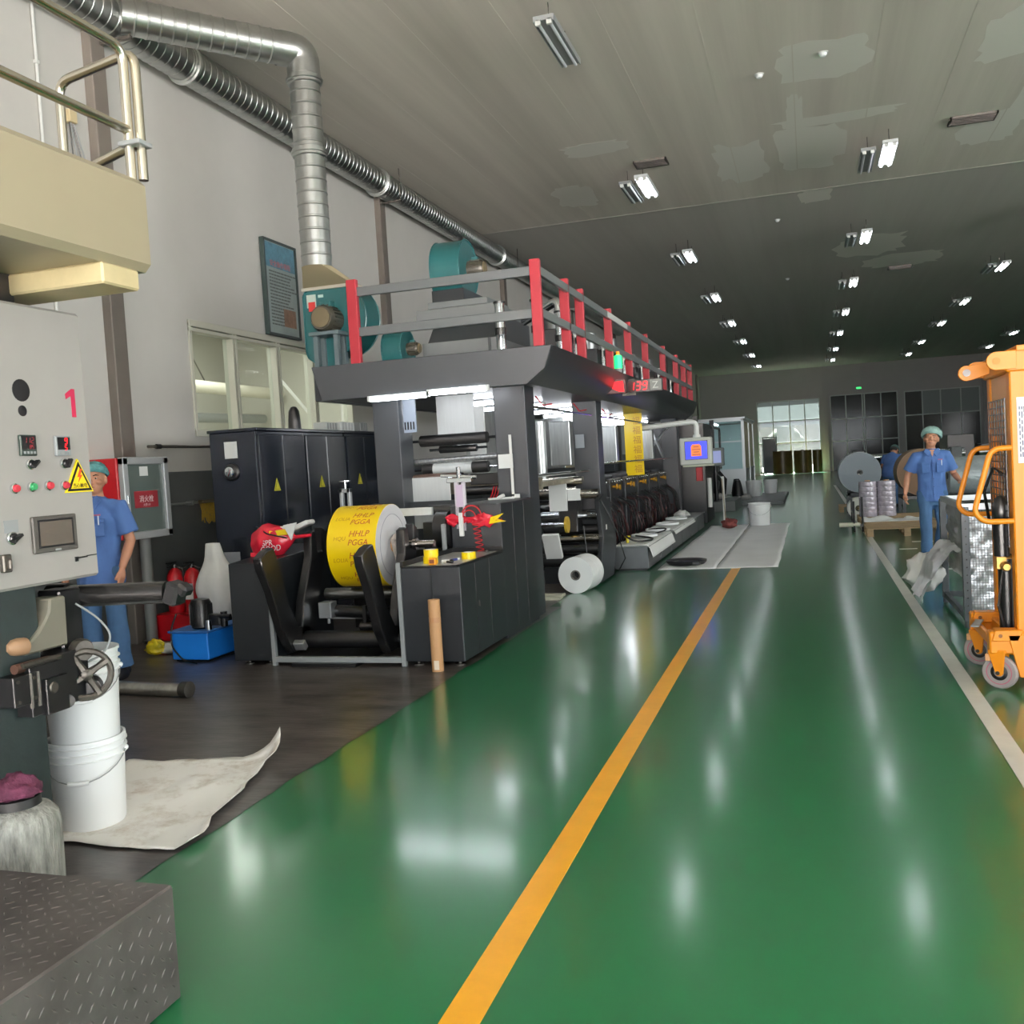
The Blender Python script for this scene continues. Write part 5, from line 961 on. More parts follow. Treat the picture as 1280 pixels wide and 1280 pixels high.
for x, y in ((-2.2, 30.8), (-2.35, 32.5)):
    o = MB().lathe([(.18, 0), (.18, .1), (.14, .35), (.09, .55), (.0, .56)], (x, y, .10), n=14, cap=False).mk('dark_drum', black, None, loc=(x, y, .1)); tag(o, 'small dark can beside the distant buckets, ' + ('nearer one' if y < 31 else 'farther one'), 'can'); MB().lathe([(.19, .08), (.19, .11)], (x, y, .1), n=14).mk('drum_ring', greyd, o)
t = thing('glass_office', 'bright glass walled office box with aluminium frame at the far left', 'office', (-4.2, 36, 0))
of = MB()
for x, y in ((-2.3, 36), (-2.3, 42), (-3.4, 36), (-4.5, 36), (-5.6, 36), (-2.3, 39)): of.bx(x - .05, x + .05, y - .05, y + .05, 0, 2.72)
of.bx(-6.4, -2.25, 35.95, 36.05, 2.66, 2.74).bx(-2.35, -2.25, 36, 42, 2.66, 2.74).bx(-6.4, -2.25, 35.96, 36.04, .85, .92).bx(-2.34, -2.26, 36, 42, .85, .92).bx(-6.4, -2.25, 35.96, 36.04, 1.9, 1.95).mk('office_frame', alu, t)
for a, b in ((-6.4, -5.6), (-5.6, -4.5), (-4.5, -3.4), (-3.4, -2.3)): MB().bx(a + .05, b - .05, 35.99, 36.01, .92, 2.66).mk('glass_pane', glass, t); MB().bx(a + .05, b - .05, 35.98, 36.02, 0, .85).mk('lower_panel', alu, t)
for a, b in ((36, 39), (39, 42)): MB().bx(-2.31, -2.29, a + .05, b - .05, .92, 2.66).mk('side_panel', rgbm('#c9bf9d'), t); MB().bx(-2.32, -2.28, a + .05, b - .05, 0, .85).mk('lower_panel', alu, t)
MB().bx(-6.45, -2.2, 35.9, 42.1, 2.74, 2.80).mk('office_roof', alu, t); MB().bx(-6.4, -2.4, 41.9, 42, 0, 2.7).mk('office_back', rgbm('#c4d4d8'), t)
for x in (-5, -3.4): MB().cyl((x, 37.2, 2.62), (x, 38.4, 2.62), .04, n=8).mk('office_tube', mat('office_tube_lit', '#e4f4ff', .4, emit=170.), t)
MB().bx(-5.8, -3.0, 40.5, 41.3, 0, .8, .02).bx(-4.6, -4.2, 40.7, 40.8, .8, 1.3).mk('office_desk', greyl, t)
for i, (x, w, h) in enumerate(((-1.62, 1.2, 1.42), (-.42, 1.05, 1.40), (.42, .55, 1.38))):
    t = thing('wrapped_roll_stack', ['brown', 'mid brown', 'narrow brown'][i] + ' wrapped roll standing by the far windows, ' + ['leftmost', 'middle', 'rightmost'][i] + ' of three', 'roll', (x, 60.8, 0), 'brown wrapped rolls by the far windows'); MB().lathe([(w / 2, 0.02), (w / 2, h), (w * .1, h)], (x, 60.8, 0), n=28).mk('wrapping', mat('brown_wrap', '#6d5c2e', .3, var=.3, vscale=3), t); MB().lathe([(w * .1, h), (w * .1, h + .02)], (x, 60.8, 0), n=14).mk('roll_core', black, t)
t = thing('yard_canopy', 'dark green tree crown seen outside through the far window', 'tree', (-1.5, 66, 0)); MB().cyl((-1.5, 66, -.02), (-1.5, 66, 1.6), .12, n=10).mk('trunk', rgbm('#3a332a'), t); ragb_o = MB().ell((-1.5, 66, 2.3), (.95, .9, .75), 20, 14).ell((-.8, 66.3, 2.0), (.5, .5, .45)).ell((-2.2, 66.2, 2.1), (.5, .5, .5)).mk('crown', mat('tree_green', '#27361f', .9, var=.5, vscale=3, bump=1, bscale=6), t)
t = thing('white_frame_stand', 'white frame standing by the far left window', 'frame', (-2.2, 60.5, 0)); b = MB()
for x in (-2.75, -1.95): b.bx(x, x + .07, 60.5, 60.57, 0, 2.3)
b.bx(-2.75, -1.88, 60.5, 60.57, 2.25, 2.32).mk('frame_bars', white, t); MB().bx(-2.68, -1.95, 60.53, 60.55, .1, 2.2).mk('dark_panel', rgbm('#151a1a', .3), t)
t = thing('exit_sign', 'small green lit exit sign above the middle far doors', 'sign', (2.9, 61.9, 4.9)); MB().bx(2.82, 3.18, 61.9, 61.99, 4.85, 5.02, .01).mk('sign_case', rgbm('#22332b'), t); MB().bx(2.84, 3.16, 61.89, 61.9, 4.88, 5.0).mk('sign_face', mat('exit_green', '#3fe07a', .4, emit=1.2), t)
t = thing('slitter', 'distant dark grey machine left of the large grey roll', 'machine', (.6, 26, 0)); MB().bx(.9, 2.2, 25.2, 26.8, 0, .75, .02).bx(1.0, 1.3, 25.3, 26.7, .7, 1.4, .02).mk('machine_body', greyd, t); MB().bx(1.0, 2.1, 25.18, 25.2, .55, .6).bx(1.0, 1.9, 25.18, 25.2, .44, .47).mk('white_strip', white, t); MB().cyl((1.3, 25.6, 1.2), (2.4, 25.6, 1.2), .09).mk('machine_roller', chrome, t)
# ------------------------------------------------------------------ rolls, pallets and machines on the right side
def bigroll(nm, x, y, r, L, z0, m, me, label, ax=(0, 1, 0)):
    t = thing(nm, label, 'roll', (x, y, z0)); c = Vector((x, y, z0 + r)); ax = Vector(ax).normalized()
    MB().lathe([(r, 0), (r, L), (.06, L), (.06, 0), (r, 0)], c, ax, 48, cap=False).mk('roll_body', m, t); MB().lathe([(r - .012, -.004), (.06, -.006), (.06, .02)], c, ax, 40, cap=False).mk('roll_face', me, t); MB().lathe([(.065, -.008), (.065, .05), (.045, .05), (.045, -.008), (.065, -.008)], c, ax, 24, cap=False).mk('core', black, t); return t
def stand(x0, x1, y0, y1, h, label):
    t = thing('roll_stand', label, 'stand', ((x0 + x1) / 2, (y0 + y1) / 2, 0)); b = MB()
    for x in (x0, x1 - .06):
        for y in (y0, y1 - .06): b.bx(x, x + .06, y, y + .06, 0, h)
    b.bx(x0, x1, y0, y0 + .06, h - .06, h).bx(x0, x1, y1 - .06, y1, h - .06, h).bx(x0, x0 + .06, y0, y1, h - .06, h).bx(x1 - .06, x1, y0, y1, h - .06, h).mk('stand_frame', greyd, t); MB().bx(x0 + .05, x1 - .05, y0 + .05, y1 - .05, h - .02, h).mk('stand_plate', black, t)
stand(.75, 1.3, 22.1, 23.2, .50, 'dark low stand under the large grey roll')
bigroll('grey_roll', 1.02, 22.2, .44, .9, .50, rgbm('#8d979b', .4), rgbm('#78828a', .5), 'large grey roll seen end on at the right of the aisle')
bigroll('white_roll', .92, 21.2, .22, .4, .0, rgbm('#c9c9c3', .5), rgbm('#c2c2bb', .5), 'small off-white roll below the large grey roll')
stand(1.85, 2.75, 22.0, 23.2, .38, 'dark low stand under the brown roll')
bigroll('brown_roll', 2.26, 22.1, .50, 1.0, .38, rgbm('#8a6f52', .5), rgbm('#7c6148', .6), 'large brown roll seen end on behind the walking worker')
def pallet(x, y, w, d, label, rot=0):
    t = thing('pallet', label, 'pallet', (x, y, 0), 'wooden pallets'); t.rotation_euler = (0, 0, rot); n = 6
    for k in range(n): x0 = -w / 2; y0 = -d / 2 + k * (d - .10) / (n - 1); MB().bx(x0, -x0, y0, y0 + .10, .12, .142, .003).mk('plank', wood, t, local=True)
    for xx in (-w / 2 + .05, 0, w / 2 - .05):
        for yy in (-d / 2 + .06, 0, d / 2 - .06): MB().bx(xx - .05, xx + .05, yy - .06, yy + .06, .02, .12).mk('block', wood, t, local=True)
        MB().bx(xx - .05, xx + .05, -d / 2, d / 2, 0, .02).mk('bottom_board', wood, t, local=True)
    return t
pallet(1.48, 17.5, 1.25, 1.1, 'wooden pallet nearest the walking worker, empty except white film at its back'); pallet(1.45, 19.9, 1.2, 1.1, 'wooden pallet under the two shrink-wrapped cylinders'); pallet(1.05, 23.9, .9, .9, 'dark wooden pallet behind the large grey roll'); pallet(1.5, 18.72, 1.2, .9, 'wooden pallet between the empty one and the wrapped cylinders')
for x, lb in ((1.04, 'shrink-wrapped film cylinder standing on the pallet, left of two'), (1.38, 'shrink-wrapped film cylinder standing on the pallet, right of two')):
    t = thing('wrapped_cylinder', lb, 'roll', (x, 19.85, .142), 'shrink-wrapped cylinders'); b = MB(); P = [(.165, 0)]
    for k in range(7): P += [(.168, .01 + k * .095), (.168, .09 + k * .095), (.162, .094 + k * .095)]
    b.lathe(P + [(.165, .68), (.05, .69)], n=32).mk('wrapped_film', shrink, t, local=True); MB().lathe([(.05, .69), (.05, .70)], n=16).mk('core', kraft, t, local=True)
def strip(u, v):
    x = .85 + 1.15 * u; return Vector((x, 18.35 + .45 * v, .15 + .10 * max(0, noise.noise(Vector((x * 5, v * 3, 4))) + .3) * math.sin(PI * v)))
o = MB().grid(strip, 30, 10).mk('film_heap', paper, None, ang=70); so = o.modifiers.new('s', 'SOLIDIFY'); so.thickness = .006; tag(o, 'crumpled white film waste lying across the pallets', 'film')
t = thing('pallet_jack_frame', 'dark metal trolley frame with upright rods at the pallet corner', 'trolley', (.75, 18.2, 0)); b = MB()
for x, y in ((.70, 18.0), (.70, 18.9), (.84, 18.0)): b.cyl((x, y, 0), (x, y, .55 if x < .8 else .62), .018, n=8)
b.bx(.68, .86, 17.98, 18.02, .1, .14).bx(.68, .72, 18, 18.9, .1, .14).bx(.68, .72, 18, 18.9, .32, .35).mk('frame', black, t); MB().cyl((.45, 18.05, .13), (.80, 18.0, .13), .04, n=10).mk('white_core', rgbm('#c9c7b4'), t)
stand(1.95, 3.3, 15.6, 16.6, .70, 'dark stand under the foil-wrapped grey rolls')
for i, (x, y, rr_) in enumerate(((1.98, 15.9, .29), (2.0, 16.42, .23))):
    t = thing('foil_roll', ['grey film-wrapped roll lying crosswise on the stand beside the walking worker', 'smaller grey film-wrapped roll lying behind another on the stand'][i], 'roll', (x, y, .70), 'film-wrapped grey rolls'); MB().lathe([(.10, 0), (rr_ - .01, .0), (rr_, .03), (rr_, .97), (rr_ - .01, 1.0), (.10, 1.0)], (x, y, .70 + rr_), (1, 0, 0), 40).mk('wrapped_film', mat('grey_wrap', '#8d979b', .35, .1, bump=.5, bscale=14, var=.3, vscale=8), t); MB().lathe([(.05, -.01), (.05, .2)], (x, y, .70 + rr_), (1, 0, 0), 20).mk('core', black, t)
t = thing('dark_machine', 'row of dark machines under the right far windows', 'machine', (6, 34, 0)); r = random.Random(9)
for k in range(6): MB().bx(3.2 + k * .95, 4.0 + k * .95, 33 + r.random(), 35, 0, .9 + r.random() * .9, .02).mk('machine_block', [black, greyd, grey][k % 3], t)
for k in range(3): MB().cyl((3.4 + k * 1.6, 32.8, 1.1), (4.6 + k * 1.6, 32.8, 1.1), .15).mk('machine_roller', chrome, t); 
MB().bx(4.2, 4.5, 32.6, 33, .0, 1.3, .01).bx(6.3, 6.7, 32.4, 32.9, 0, 1.7, .01).mk('grey_box', greyl, t)
t = thing('dark_rack', 'tall dark rack with a blue panel left of the orange lift', 'rack', (6.6, 28, 0)); MB().bx(6.2, 6.4, 28, 28.2, 0, 3.4).bx(6.9, 7.1, 28, 28.2, 0, 3.6).bx(6.2, 7.1, 28, 28.2, 2.3, 2.45).bx(6.2, 7.1, 28, 28.2, 1.2, 1.3).mk('rack_frame', black, t); MB().bx(6.45, 6.85, 28.05, 28.15, 1.3, 2.4).mk('blue_panel', rgbm('#1c2f6b'), t); MB().bx(6.0, 6.2, 27.9, 28.1, 1.5, 2.1, .01).mk('white_box', greyl, t); MB().ell((6.1, 27.9, 2.35), (.07, .07, .07)).mk('lamp_bulb', mat('rack_lamp', '#fffbe8', .4, emit=6.), t)
# ------------------------------------------------------------------ cage wrapped in silver foil
cg = thing('foil_cage', 'dark framed cage stuffed with crumpled silver foil behind the orange lift', 'cage', (1.45, 9.1, 0)); fr = mat('cage_frame', '#52575b', .45, .4); X0, X1, Y0, Y1, ZT = 1.18, 1.78, 8.55, 9.9, .99
for x, y in ((X0, Y0), (X1, Y0), (X0, Y1), (X1, Y1)): MB().bx(x - .03, x + .03, y - .03, y + .03, .05, ZT, .004).lathe([(.025, 0), (.025, .05)], (x, y, 0), n=10).mk('corner_post', fr, cg)
for z in (.08, ZT): MB().bx(X0, X1, Y0 - .02, Y0 + .02, z - .025, z + .025).bx(X0, X1, Y1 - .02, Y1 + .02, z - .025, z + .025).bx(X0 - .02, X0 + .02, Y0, Y1, z - .025, z + .025).bx(X1 - .02, X1 + .02, Y0, Y1, z - .025, z + .025).mk('cage_rail', fr if z < .5 else alu, cg)
ph = MB()
for k in range(14): ph.lathe([(.007, 0), (.007, .003)], (X0, Y0 - .031, .12 + k * .063), (0, -1, 0), 8)
ph.mk('post_holes', black, cg)['kind'] = 'stuff'
def foilg(a, b, axis, seed):
    def f(u, v):
        p = Vector(a) + Vector((0, 0, b[2] - a[2])) * v + (Vector((b[0] - a[0], b[1] - a[1], 0))) * u; q = noise.noise(Vector((u * 5 + seed, v * 7, 0))) * .02 + noise.noise(Vector((u * 14 + seed, v * 18, 5))) * .011
        p[axis] += q; return p
    return MB().grid(f, 26, 40)
foilg((X0 + .03, Y0 + .03, .12), (X1 - .03, Y0 + .03, ZT - .05), 1, 3).mk('foil_sheet', foil, cg, ang=20, recalc=False); foilg((X0 + .03, Y0 + .03, .35), (X0 + .03, Y1 - .03, ZT - .05), 0, 7).mk('foil_sheet', mat('dull_foil', '#b4b2ae', .3, .8, bump=.6, bscale=6, var=.35, vscale=5), cg, ang=20, recalc=False)
ms = MB()
for k in range(26): x = X0 + .03 + k * (X1 - X0 - .06) / 25; ms.bx(x - .0018, x + .0018, Y0 - .012, Y0 - .008, .1, ZT - .03)
for k in range(40): z = .1 + k * .0222; ms.bx(X0 + .03, X1 - .03, Y0 - .012, Y0 - .008, z - .0018, z + .0018)
ms.mk('wire_mesh', rgbm('#8c8f90', .4), cg)['kind'] = 'stuff'
def spill(u, v): return Vector((X0 - .32 * v * (1 + .3 * noise.noise(Vector((u * 4, v * 3, 1)))), 8.75 + .9 * u, .62 - .45 * v * v + .05 * noise.noise(Vector((u * 7, v * 6, 2)))))
o = MB().grid(spill, 20, 14).mk('foil_spill', mat('pale_foil', '#d9dadb', .35, .5, bump=.5, bscale=7), cg, ang=25, recalc=False)
ragb((1.0, 9.9, .28), (.17, .16, .18), 41, mat('white_scrap', '#c9c9c6', .7), 'white_bag', 'crumpled white bag beside the foil cage at the worker\'s feet', 'bag', fl=1.0)
t = thing('flexible_hose', 'thick dark corrugated hose arching over the foil cage by the orange lift', 'hose', (1.5, 8.3, 0)); q = fillet([(1.62, 8.9, 1.0), (1.52, 8.5, 1.18), (1.44, 8.1, 1.05), (1.38, 7.9, .7), (1.36, 7.85, 0.02)], .25, 10); MB().tube(q, [.062 + .006 * (i % 2) for i in range(len(q))], 14).mk('hose_body', rgbm('#34383c', .45), t); MB().lathe([(.08, 0), (.08, .04)], (1.36, 7.85, 0), n=16).mk('hose_foot', black, t)
# ------------------------------------------------------------------ orange hand lift
L = thing('stacker_lift', 'orange hand operated stacker lift with tubular handles and castors', 'lift truck', (1.3, 6.8, 0)); Ya, Yb = 6.48, 7.14
for y in (Ya, Yb): MB().bx(1.16, 1.30, y - .05, y + .06, .10, 2.05, .008).mk('mast_post', orange, L)
MB().bx(1.14, 1.40, Ya - .06, Yb + .07, 1.93, 2.06, .01).bx(1.2, 1.36, Ya - .07, Yb + .08, 2.05, 2.085, .004).mk('mast_head', orange, L)
for y in (Ya - .06, Yb + .03):
    MB().prism([(1.20, 2.055), (1.09, 2.055)] + [(1.09 + .055 * math.cos(math.radians(a)), 2.0 + .055 * math.sin(math.radians(a))) for a in range(100, 261, 20)] + [(1.09, 1.945), (1.20, 1.945)], 'xz', y - .012, y + .012, .003).mk('chain_lug', orange, L)
    MB().cyl((1.09, y - .016, 2.0), (1.09, y + .016, 2.0), .022, n=16).mk('lug_pin', rgbm('#c07a1c'), L)
for y in (Yb - .02,):
    MB().prism([(1.12, 2.03), (1.0, 2.01)] + [(.985 + .05 * math.cos(math.radians(a)), 1.965 + .05 * math.sin(math.radians(a))) for a in range(90, 271, 20)] + [(1.02, 1.92), (1.12, 1.95)], 'xz', y - .3, y - .27, .003).mk('chain_lug', orange, L); MB().cyl((.985, y - .304, 1.967), (.985, y - .266, 1.967), .024, n=16).mk('lug_hole', black, L)
MB().bx(1.17, 1.25, Ya + .08, Yb - .05, 1.55, 1.93, .004).mk('cylinder_cover', mat('lift_peach', '#e2a05a', .4), L); MB().bx(1.19, 1.27, Ya + .1, Yb - .1, .8, 1.55).mk('mast_panel', MATS['lift_peach'], L)
g = MB()
for k in range(7): y = Ya + .06 + k * (Yb - Ya - .12) / 6; g.bx(1.146, 1.152, y - .003, y + .003, .86, 1.78)
for k in range(22): z = .87 + k * .043; g.bx(1.146, 1.152, Ya + .05, Yb - .05, z - .003, z + .003)
g.mk('guard_mesh', black, L)['kind'] = 'stuff'
for y, dx in ((Ya - .03, 0), (Yb - .0, 0)): MB().tube(fillet([(1.20, y, 1.475), (1.05, y, 1.475), (.945, y, 1.09), (1.0, y, 1.03), (1.20, y, 1.03)], .06, 6), .017, 12).mk('tube_handle', orange, L)
MB().cyl((1.22, 6.8, .15), (1.22, 6.8, 1.6), .035, n=16).cyl((1.15, 6.66, .28), (1.15, 6.66, .78), .05, n=16).mk('hydraulic_ram', black, L); MB().ell((1.12, 6.62, 1.08), (.05, .06, .1)).cyl((1.12, 6.62, .8), (1.12, 6.62, 1.1), .045, n=14).mk('pump_motor', black, L)
MB().cyl((1.1, 6.64, .78), (1.2, 6.64, .78), .022).lathe([(.03, 0), (.02, .04)], (1.13, 6.56, .74), (0, -1, 0)).bx(1.08, 1.14, 6.58, 6.6, .72, .8, .004).mk('valve_block', mat('valve_bronze', '#b08a4a', .35, .8), L)
MB().tube([(1.1, 6.9, 1.0), (1.06, 6.8, 1.2), (1.1, 6.7, 1.35), (1.16, 6.66, 1.3)], .01, 8).mk('hydraulic_hose', blackr, L); MB().tube([(1.13, 6.6, .3), (1.08, 6.56, .5), (1.12, 6.6, .72)], .008, 8).mk('hydraulic_hose', blackr, L)
MB().bx(1.0, 1.36, Ya - .07, Ya + .03, .22, .36, .01).bx(1.0, 1.36, Yb - .03, Yb + .07, .22, .36, .01).bx(1.12, 1.3, Ya, Yb, .2, .34, .01).mk('chassis', orange, L)
MB().prism([(1.16, .08), (1.30, .06), (1.30, .34), (1.10, .34), (1.12, .26)], 'xz', Ya - .08, Ya - .05, .004).mk('chassis_plate', orange, L)
MB().bx(1.30, 2.5, Ya - .06, Ya + .06, .08, .17, .01).bx(1.30, 2.5, Yb - .06, Yb + .06, .08, .17, .01).mk('support_leg', orange, L)
MB().bx(1.40, 2.5, Ya + .08, Ya + .22, .18, .23, .008).bx(1.40, 2.5, Yb - .22, Yb - .08, .18, .23, .008).bx(1.36, 1.42, Ya + .06, Yb - .06, .18, .75, .008).mk('fork', orange, L)
for y in (Ya, Yb): MB().cyl((2.35, y - .05, .06), (2.35, y + .05, .06), .06, n=18).mk('front_wheel', rgbm('#55504e'), L)
for x, y in ((1.06, Ya - .03), (1.05, Yb - .02)):
    before = set(L.children)
    w = MB().lathe([(.065, -.022), (.095, -.022), (.104, -.012), (.104, .012), (.095, .022), (.065, .022)], (x, y, .104), (0, 1, 0), 32).mk('castor_wheel', rgbm('#8d8482', .5), L); MB().lathe([(.07, -.018), (.03, -.026), (.03, .026), (.07, .018)], (x, y, .104), (0, 1, 0), 24).mk('wheel_hub', black, w); MB().lathe([(.075, -.0235), (.07, -.024)], (x, y, .104), (0, 1, 0), 24, cap=False).mk('wheel_band', rgbm('#b0506a'), w)
    for s0, s1 in ((-.045, -.033), (.033, .045)): MB().prism([(x - .055, .235), (x + .045, .235), (x + .03, .10), (x + .018, .085), (x - .008, .085), (x - .02, .12)], 'xz', y + s0, y + s1, .003).mk('castor_fork', orange, L)
    MB().bx(x - .055, x + .045, y - .045, y + .045, .225, .245, .004).mk('fork_plate', orange, L)
    MB().cyl((x, y - .05, .104), (x, y + .05, .104), .012, n=10).mk('axle_bolt', dsteel, L); MB().bx(x - .075, x - .045, y - .035, y + .035, .17, .215, .004).mk('brake_pedal', rgbm('#d9a070'), L)
    T = Matrix.Translation(Vector((x, y, 0)) - WL[L.name]) @ Matrix.Rotation(math.radians(-28), 4, 'Z') @ Matrix.Translation(-(Vector((x, y, 0)) - WL[L.name]))
    for c in set(L.children) - before:
        c.data.transform(T)
        for g_ in c.children: g_.data.transform(T)
    MB().cyl((x, y, .24), (x, y, .30), .04, n=18).mk('castor_neck', orange, L)
    MB().prism([(x - .05, .30), (x + .10, .30), (x + .13, .37), (x - .03, .37)], 'xz', y - .05, y + .05, .006).mk('castor_mount', orange, L); MB().cyl((x, y - .052, .335), (x, y - .046, .335), .012, n=10).mk('mount_hole', rgbm('#7a4a12'), L)
MB().bx(1.0, 1.03, Ya + .03, Yb - .03, .27, .33, .004).mk('cross_tube', orange, L); MB().bx(.97, 1.02, 6.7, 6.95, .335, .345, .002, RZ(-15)).mk('foot_plate', greyl, L)
sg = MB().bx(1.195, 1.29, Ya - .054, Ya - .05, 1.38, 1.775).mk('instruction_plate', rgbm('#ecebee'), L); b = MB(); r = random.Random(3)
for k in range(6): 
    z = 1.72
    while z > 1.42: h = r.uniform(.012, .04); b.bx(1.205 + k * .013, 1.212 + k * .013, Ya - .0565, Ya - .054, z - h, z); z -= h + .012
b.mk('plate_lettering', rgbm('#5f5f72'), sg)['kind'] = 'stuff'
# ------------------------------------------------------------------ people
def solid(b, voxel, smooth=3, wr=0., wscale=9., seed=0):
    me = bpy.data.meshes.new('tmp_solid'); bmesh.ops.recalc_face_normals(b.bm, faces=list(b.bm.faces)); b.bm.to_mesh(me); b.bm.free()
    t = bpy.data.objects.new('tmp_solid', me); COL.objects.link(t); m = t.modifiers.new('r', 'REMESH'); m.mode = 'VOXEL'; m.voxel_size = voxel
    s = t.modifiers.new('s', 'SMOOTH'); s.factor = .5; s.iterations = smooth
    dg = bpy.context.evaluated_depsgraph_get(); me2 = bpy.data.meshes.new_from_object(t.evaluated_get(dg), depsgraph=dg); bpy.data.objects.remove(t); bpy.data.meshes.remove(me)
    out = MB(); out.bm.from_mesh(me2); bpy.data.meshes.remove(me2)
    if wr:
        out.bm.normal_update()
        for v in out.bm.verts:
            p = v.co; q = noise.noise(Vector((p.x * wscale + seed, p.y * wscale, p.z * wscale * .75))) * .6 + noise.noise(Vector((p.x * wscale * 2.3, p.y * wscale * 2.3 + seed, p.z * wscale * 1.4))) * .4
            v.co = p + v.normal * (q * wr)
    return out
def hand(b, w, d, side, curl, palmn):
    """palm from wrist w along d, palm facing palmn; thumb towards the front"""
    w = Vector(w); d = Vector(d).normalized(); n = Vector(palmn).normalized(); n = (n - d * n.dot(d)).normalized(); s = d.cross(n).normalized()
    if s.y > 0: s = -s      # s points to the thumb side (front)
    for k in range(4):
        o = (k - 1.5) * .0195; b.tube([w, w + d * .04 - s * o, w + d * .088 - s * o], [.019, .015, .0125], 8)
    b.ell(w + d * .05, (.03, .03, .045), 10, 8)
    for k, ln in enumerate((.072, .080, .074, .058)):
        o = (k - 1.5) * .0205; p = w + d * .085 - s * o; c = curl * (1 + .12 * k); pts = [p]; dd = d
        for j, f in enumerate((.45, .32, .23)):
            a = c * (j + 1) * .55; dd = (d * math.cos(a) + n * math.sin(a)); pts.append(pts[-1] + dd * ln * f)
        b.tube(pts, [.0105, .0098, .009, .0075], 8)
    p = w + d * .028 + s * .022; b.tube([p, p + d * .025 + s * .022 + n * .008, p + d * .052 + s * .03 + n * .018, p + d * .07 + s * .03 + n * .026], [.014, .0125, .0105, .008], 8)
def person(label, loc, rz, sc, J, capmat, headrot, bend=0., voxel=.007, face=True, cat='person', puff=1.):
    root = thing('person', label, cat, loc); root.rotation_euler = (0, 0, rz); root.scale = (sc, sc, sc)
    hm = Matrix.Translation((0, 0, 1.438)) @ headrot.to_4x4() @ Matrix.Diagonal((1.10, 1.10, 1.10, 1)) @ Matrix.Translation((0, 0, -1.47))
    def warp(b):
        if bend:
            for v in b.bm.verts:
                t = max(0, min(1, (v.co.z - .82) / .30)); a = bend * t * t * (3 - 2 * t); R_ = Matrix.Rotation(a, 3, 'X'); v.co = R_ @ (v.co - Vector((0, 0, .9))) + Vector((0, 0, .9))
        return b
    def H(b): b.bm.transform(hm); return b
    B = MB()
    B.loft([((0, 0, .80), .15, .10), ((0, 0, .92), .155, .105), ((0, 0, 1.08), .14, .095), ((0, 0, 1.25), .16, .105), ((0, .005, 1.335), .14, .085), ((0, .01, 1.395), .075, .06), ((0, .008, 1.45), .056, .056), ((0, -.005, 1.53), .054, .056)], 20)
    for s in (-1, 1):
        sh, el, wr = [Vector(p) for p in J['arm'][s]]
        B.tube([Vector((s * .10, 0, 1.335)), sh, sh * .5 + el * .5, el, el * .6 + wr * .4, wr], [.045, .05, .046, .040, .040, .027], 12)
        hand(B, wr, J['hand'][s][0], s, J['hand'][s][1], J['hand'][s][2])
        hp, kn, an = [Vector(p) for p in J['leg'][s]]
        B.tube([hp + Vector((0, 0, .05)), hp, hp * .5 + kn * .5, kn, kn * .6 + an * .4, an], [.08, .085, .072, .055, .052, .036], 12)
    Hd = MB(); Hd.ell((0, .0, 1.60), (.074, .092, .10), 20, 14).ell((0, -.028, 1.535), (.056, .056, .058), 16, 10).ell((0, -.045, 1.508), (.032, .034, .024), 12, 8)
    Hd.tube([(0, -.083, 1.605), (0, -.098, 1.585), (0, -.112, 1.566), (0, -.096, 1.556)], [.009, .011, .014, .010], 8).ell((-.012, -.095, 1.560), (.009, .011, .008), 8, 6).ell((.012, -.095, 1.560), (.009, .011, .008), 8, 6)
    for s in (-1, 1):
        Hd.ell((s * .076, .008, 1.582), (.011, .02, .031), 10, 8, RZ(s * 18)).ell((s * .032, -.078, 1.606), (.024, .012, .009), 10, 6).ell((s * .046, -.062, 1.566), (.022, .022, .018), 10, 8)
    Hd.ell((0, -.082, 1.534), (.021, .009, .006), 10, 6).ell((0, -.081, 1.524), (.018, .009, .006), 10, 6)
    H(Hd); me = bpy.data.meshes.new('h'); Hd.bm.to_mesh(me); Hd.bm.free(); B.bm.from_mesh(me); bpy.data.meshes.remove(me)
    warp(B); body = solid(B, voxel, 2).mk('body', skin, root, local=True, ang=180)
    sh_ = MB().loft([((0, 0, .755), .19, .138), ((0, 0, .86), .184, .132), ((0, 0, .98), .168, .12), ((0, 0, 1.1), .17, .12), ((0, 0, 1.25), .188, .128), ((0, .004, 1.335), .172, .108), ((0, .008, 1.39), .13, .09), ((0, .006, 1.425), .08, .075), ((0, .006, 1.44), .066, .066)], 24)
    for s in (-1, 1):
        sh, el, wr = [Vector(p) for p in J['arm'][s]]; e2 = sh * .22 + el * .78
        sh_.tube([Vector((s * .09, 0, 1.35)), sh + Vector((s * -.004, 0, -.004)), sh * .6 + el * .4, e2], [.066, .076, .072, .08], 16)
    warp(sh_); shirt = solid(sh_, .012, 2, .02, 6, loc[0]).mk('shirt', cloth, root, local=True, ang=180)
    tr = MB().loft([((0, 0, .70), .15, .115), ((0, 0, .80), .168, .12), ((0, 0, .90), .162, .115)], 24)
    for s in (-1, 1):
        hp, kn, an = [Vector(p) for p in J['leg'][s]]
        tr.tube([hp + Vector((0, 0, .04)), hp, hp * .5 + kn * .5, kn, kn * .45 + an * .55, an + Vector((0, 0, -.0))], [.088, .098, .088, .074, .072, .078], 18)
    solid(tr, .013, 2, .024, 5, loc[1]).mk('trousers', clothd, root, local=True, ang=180)
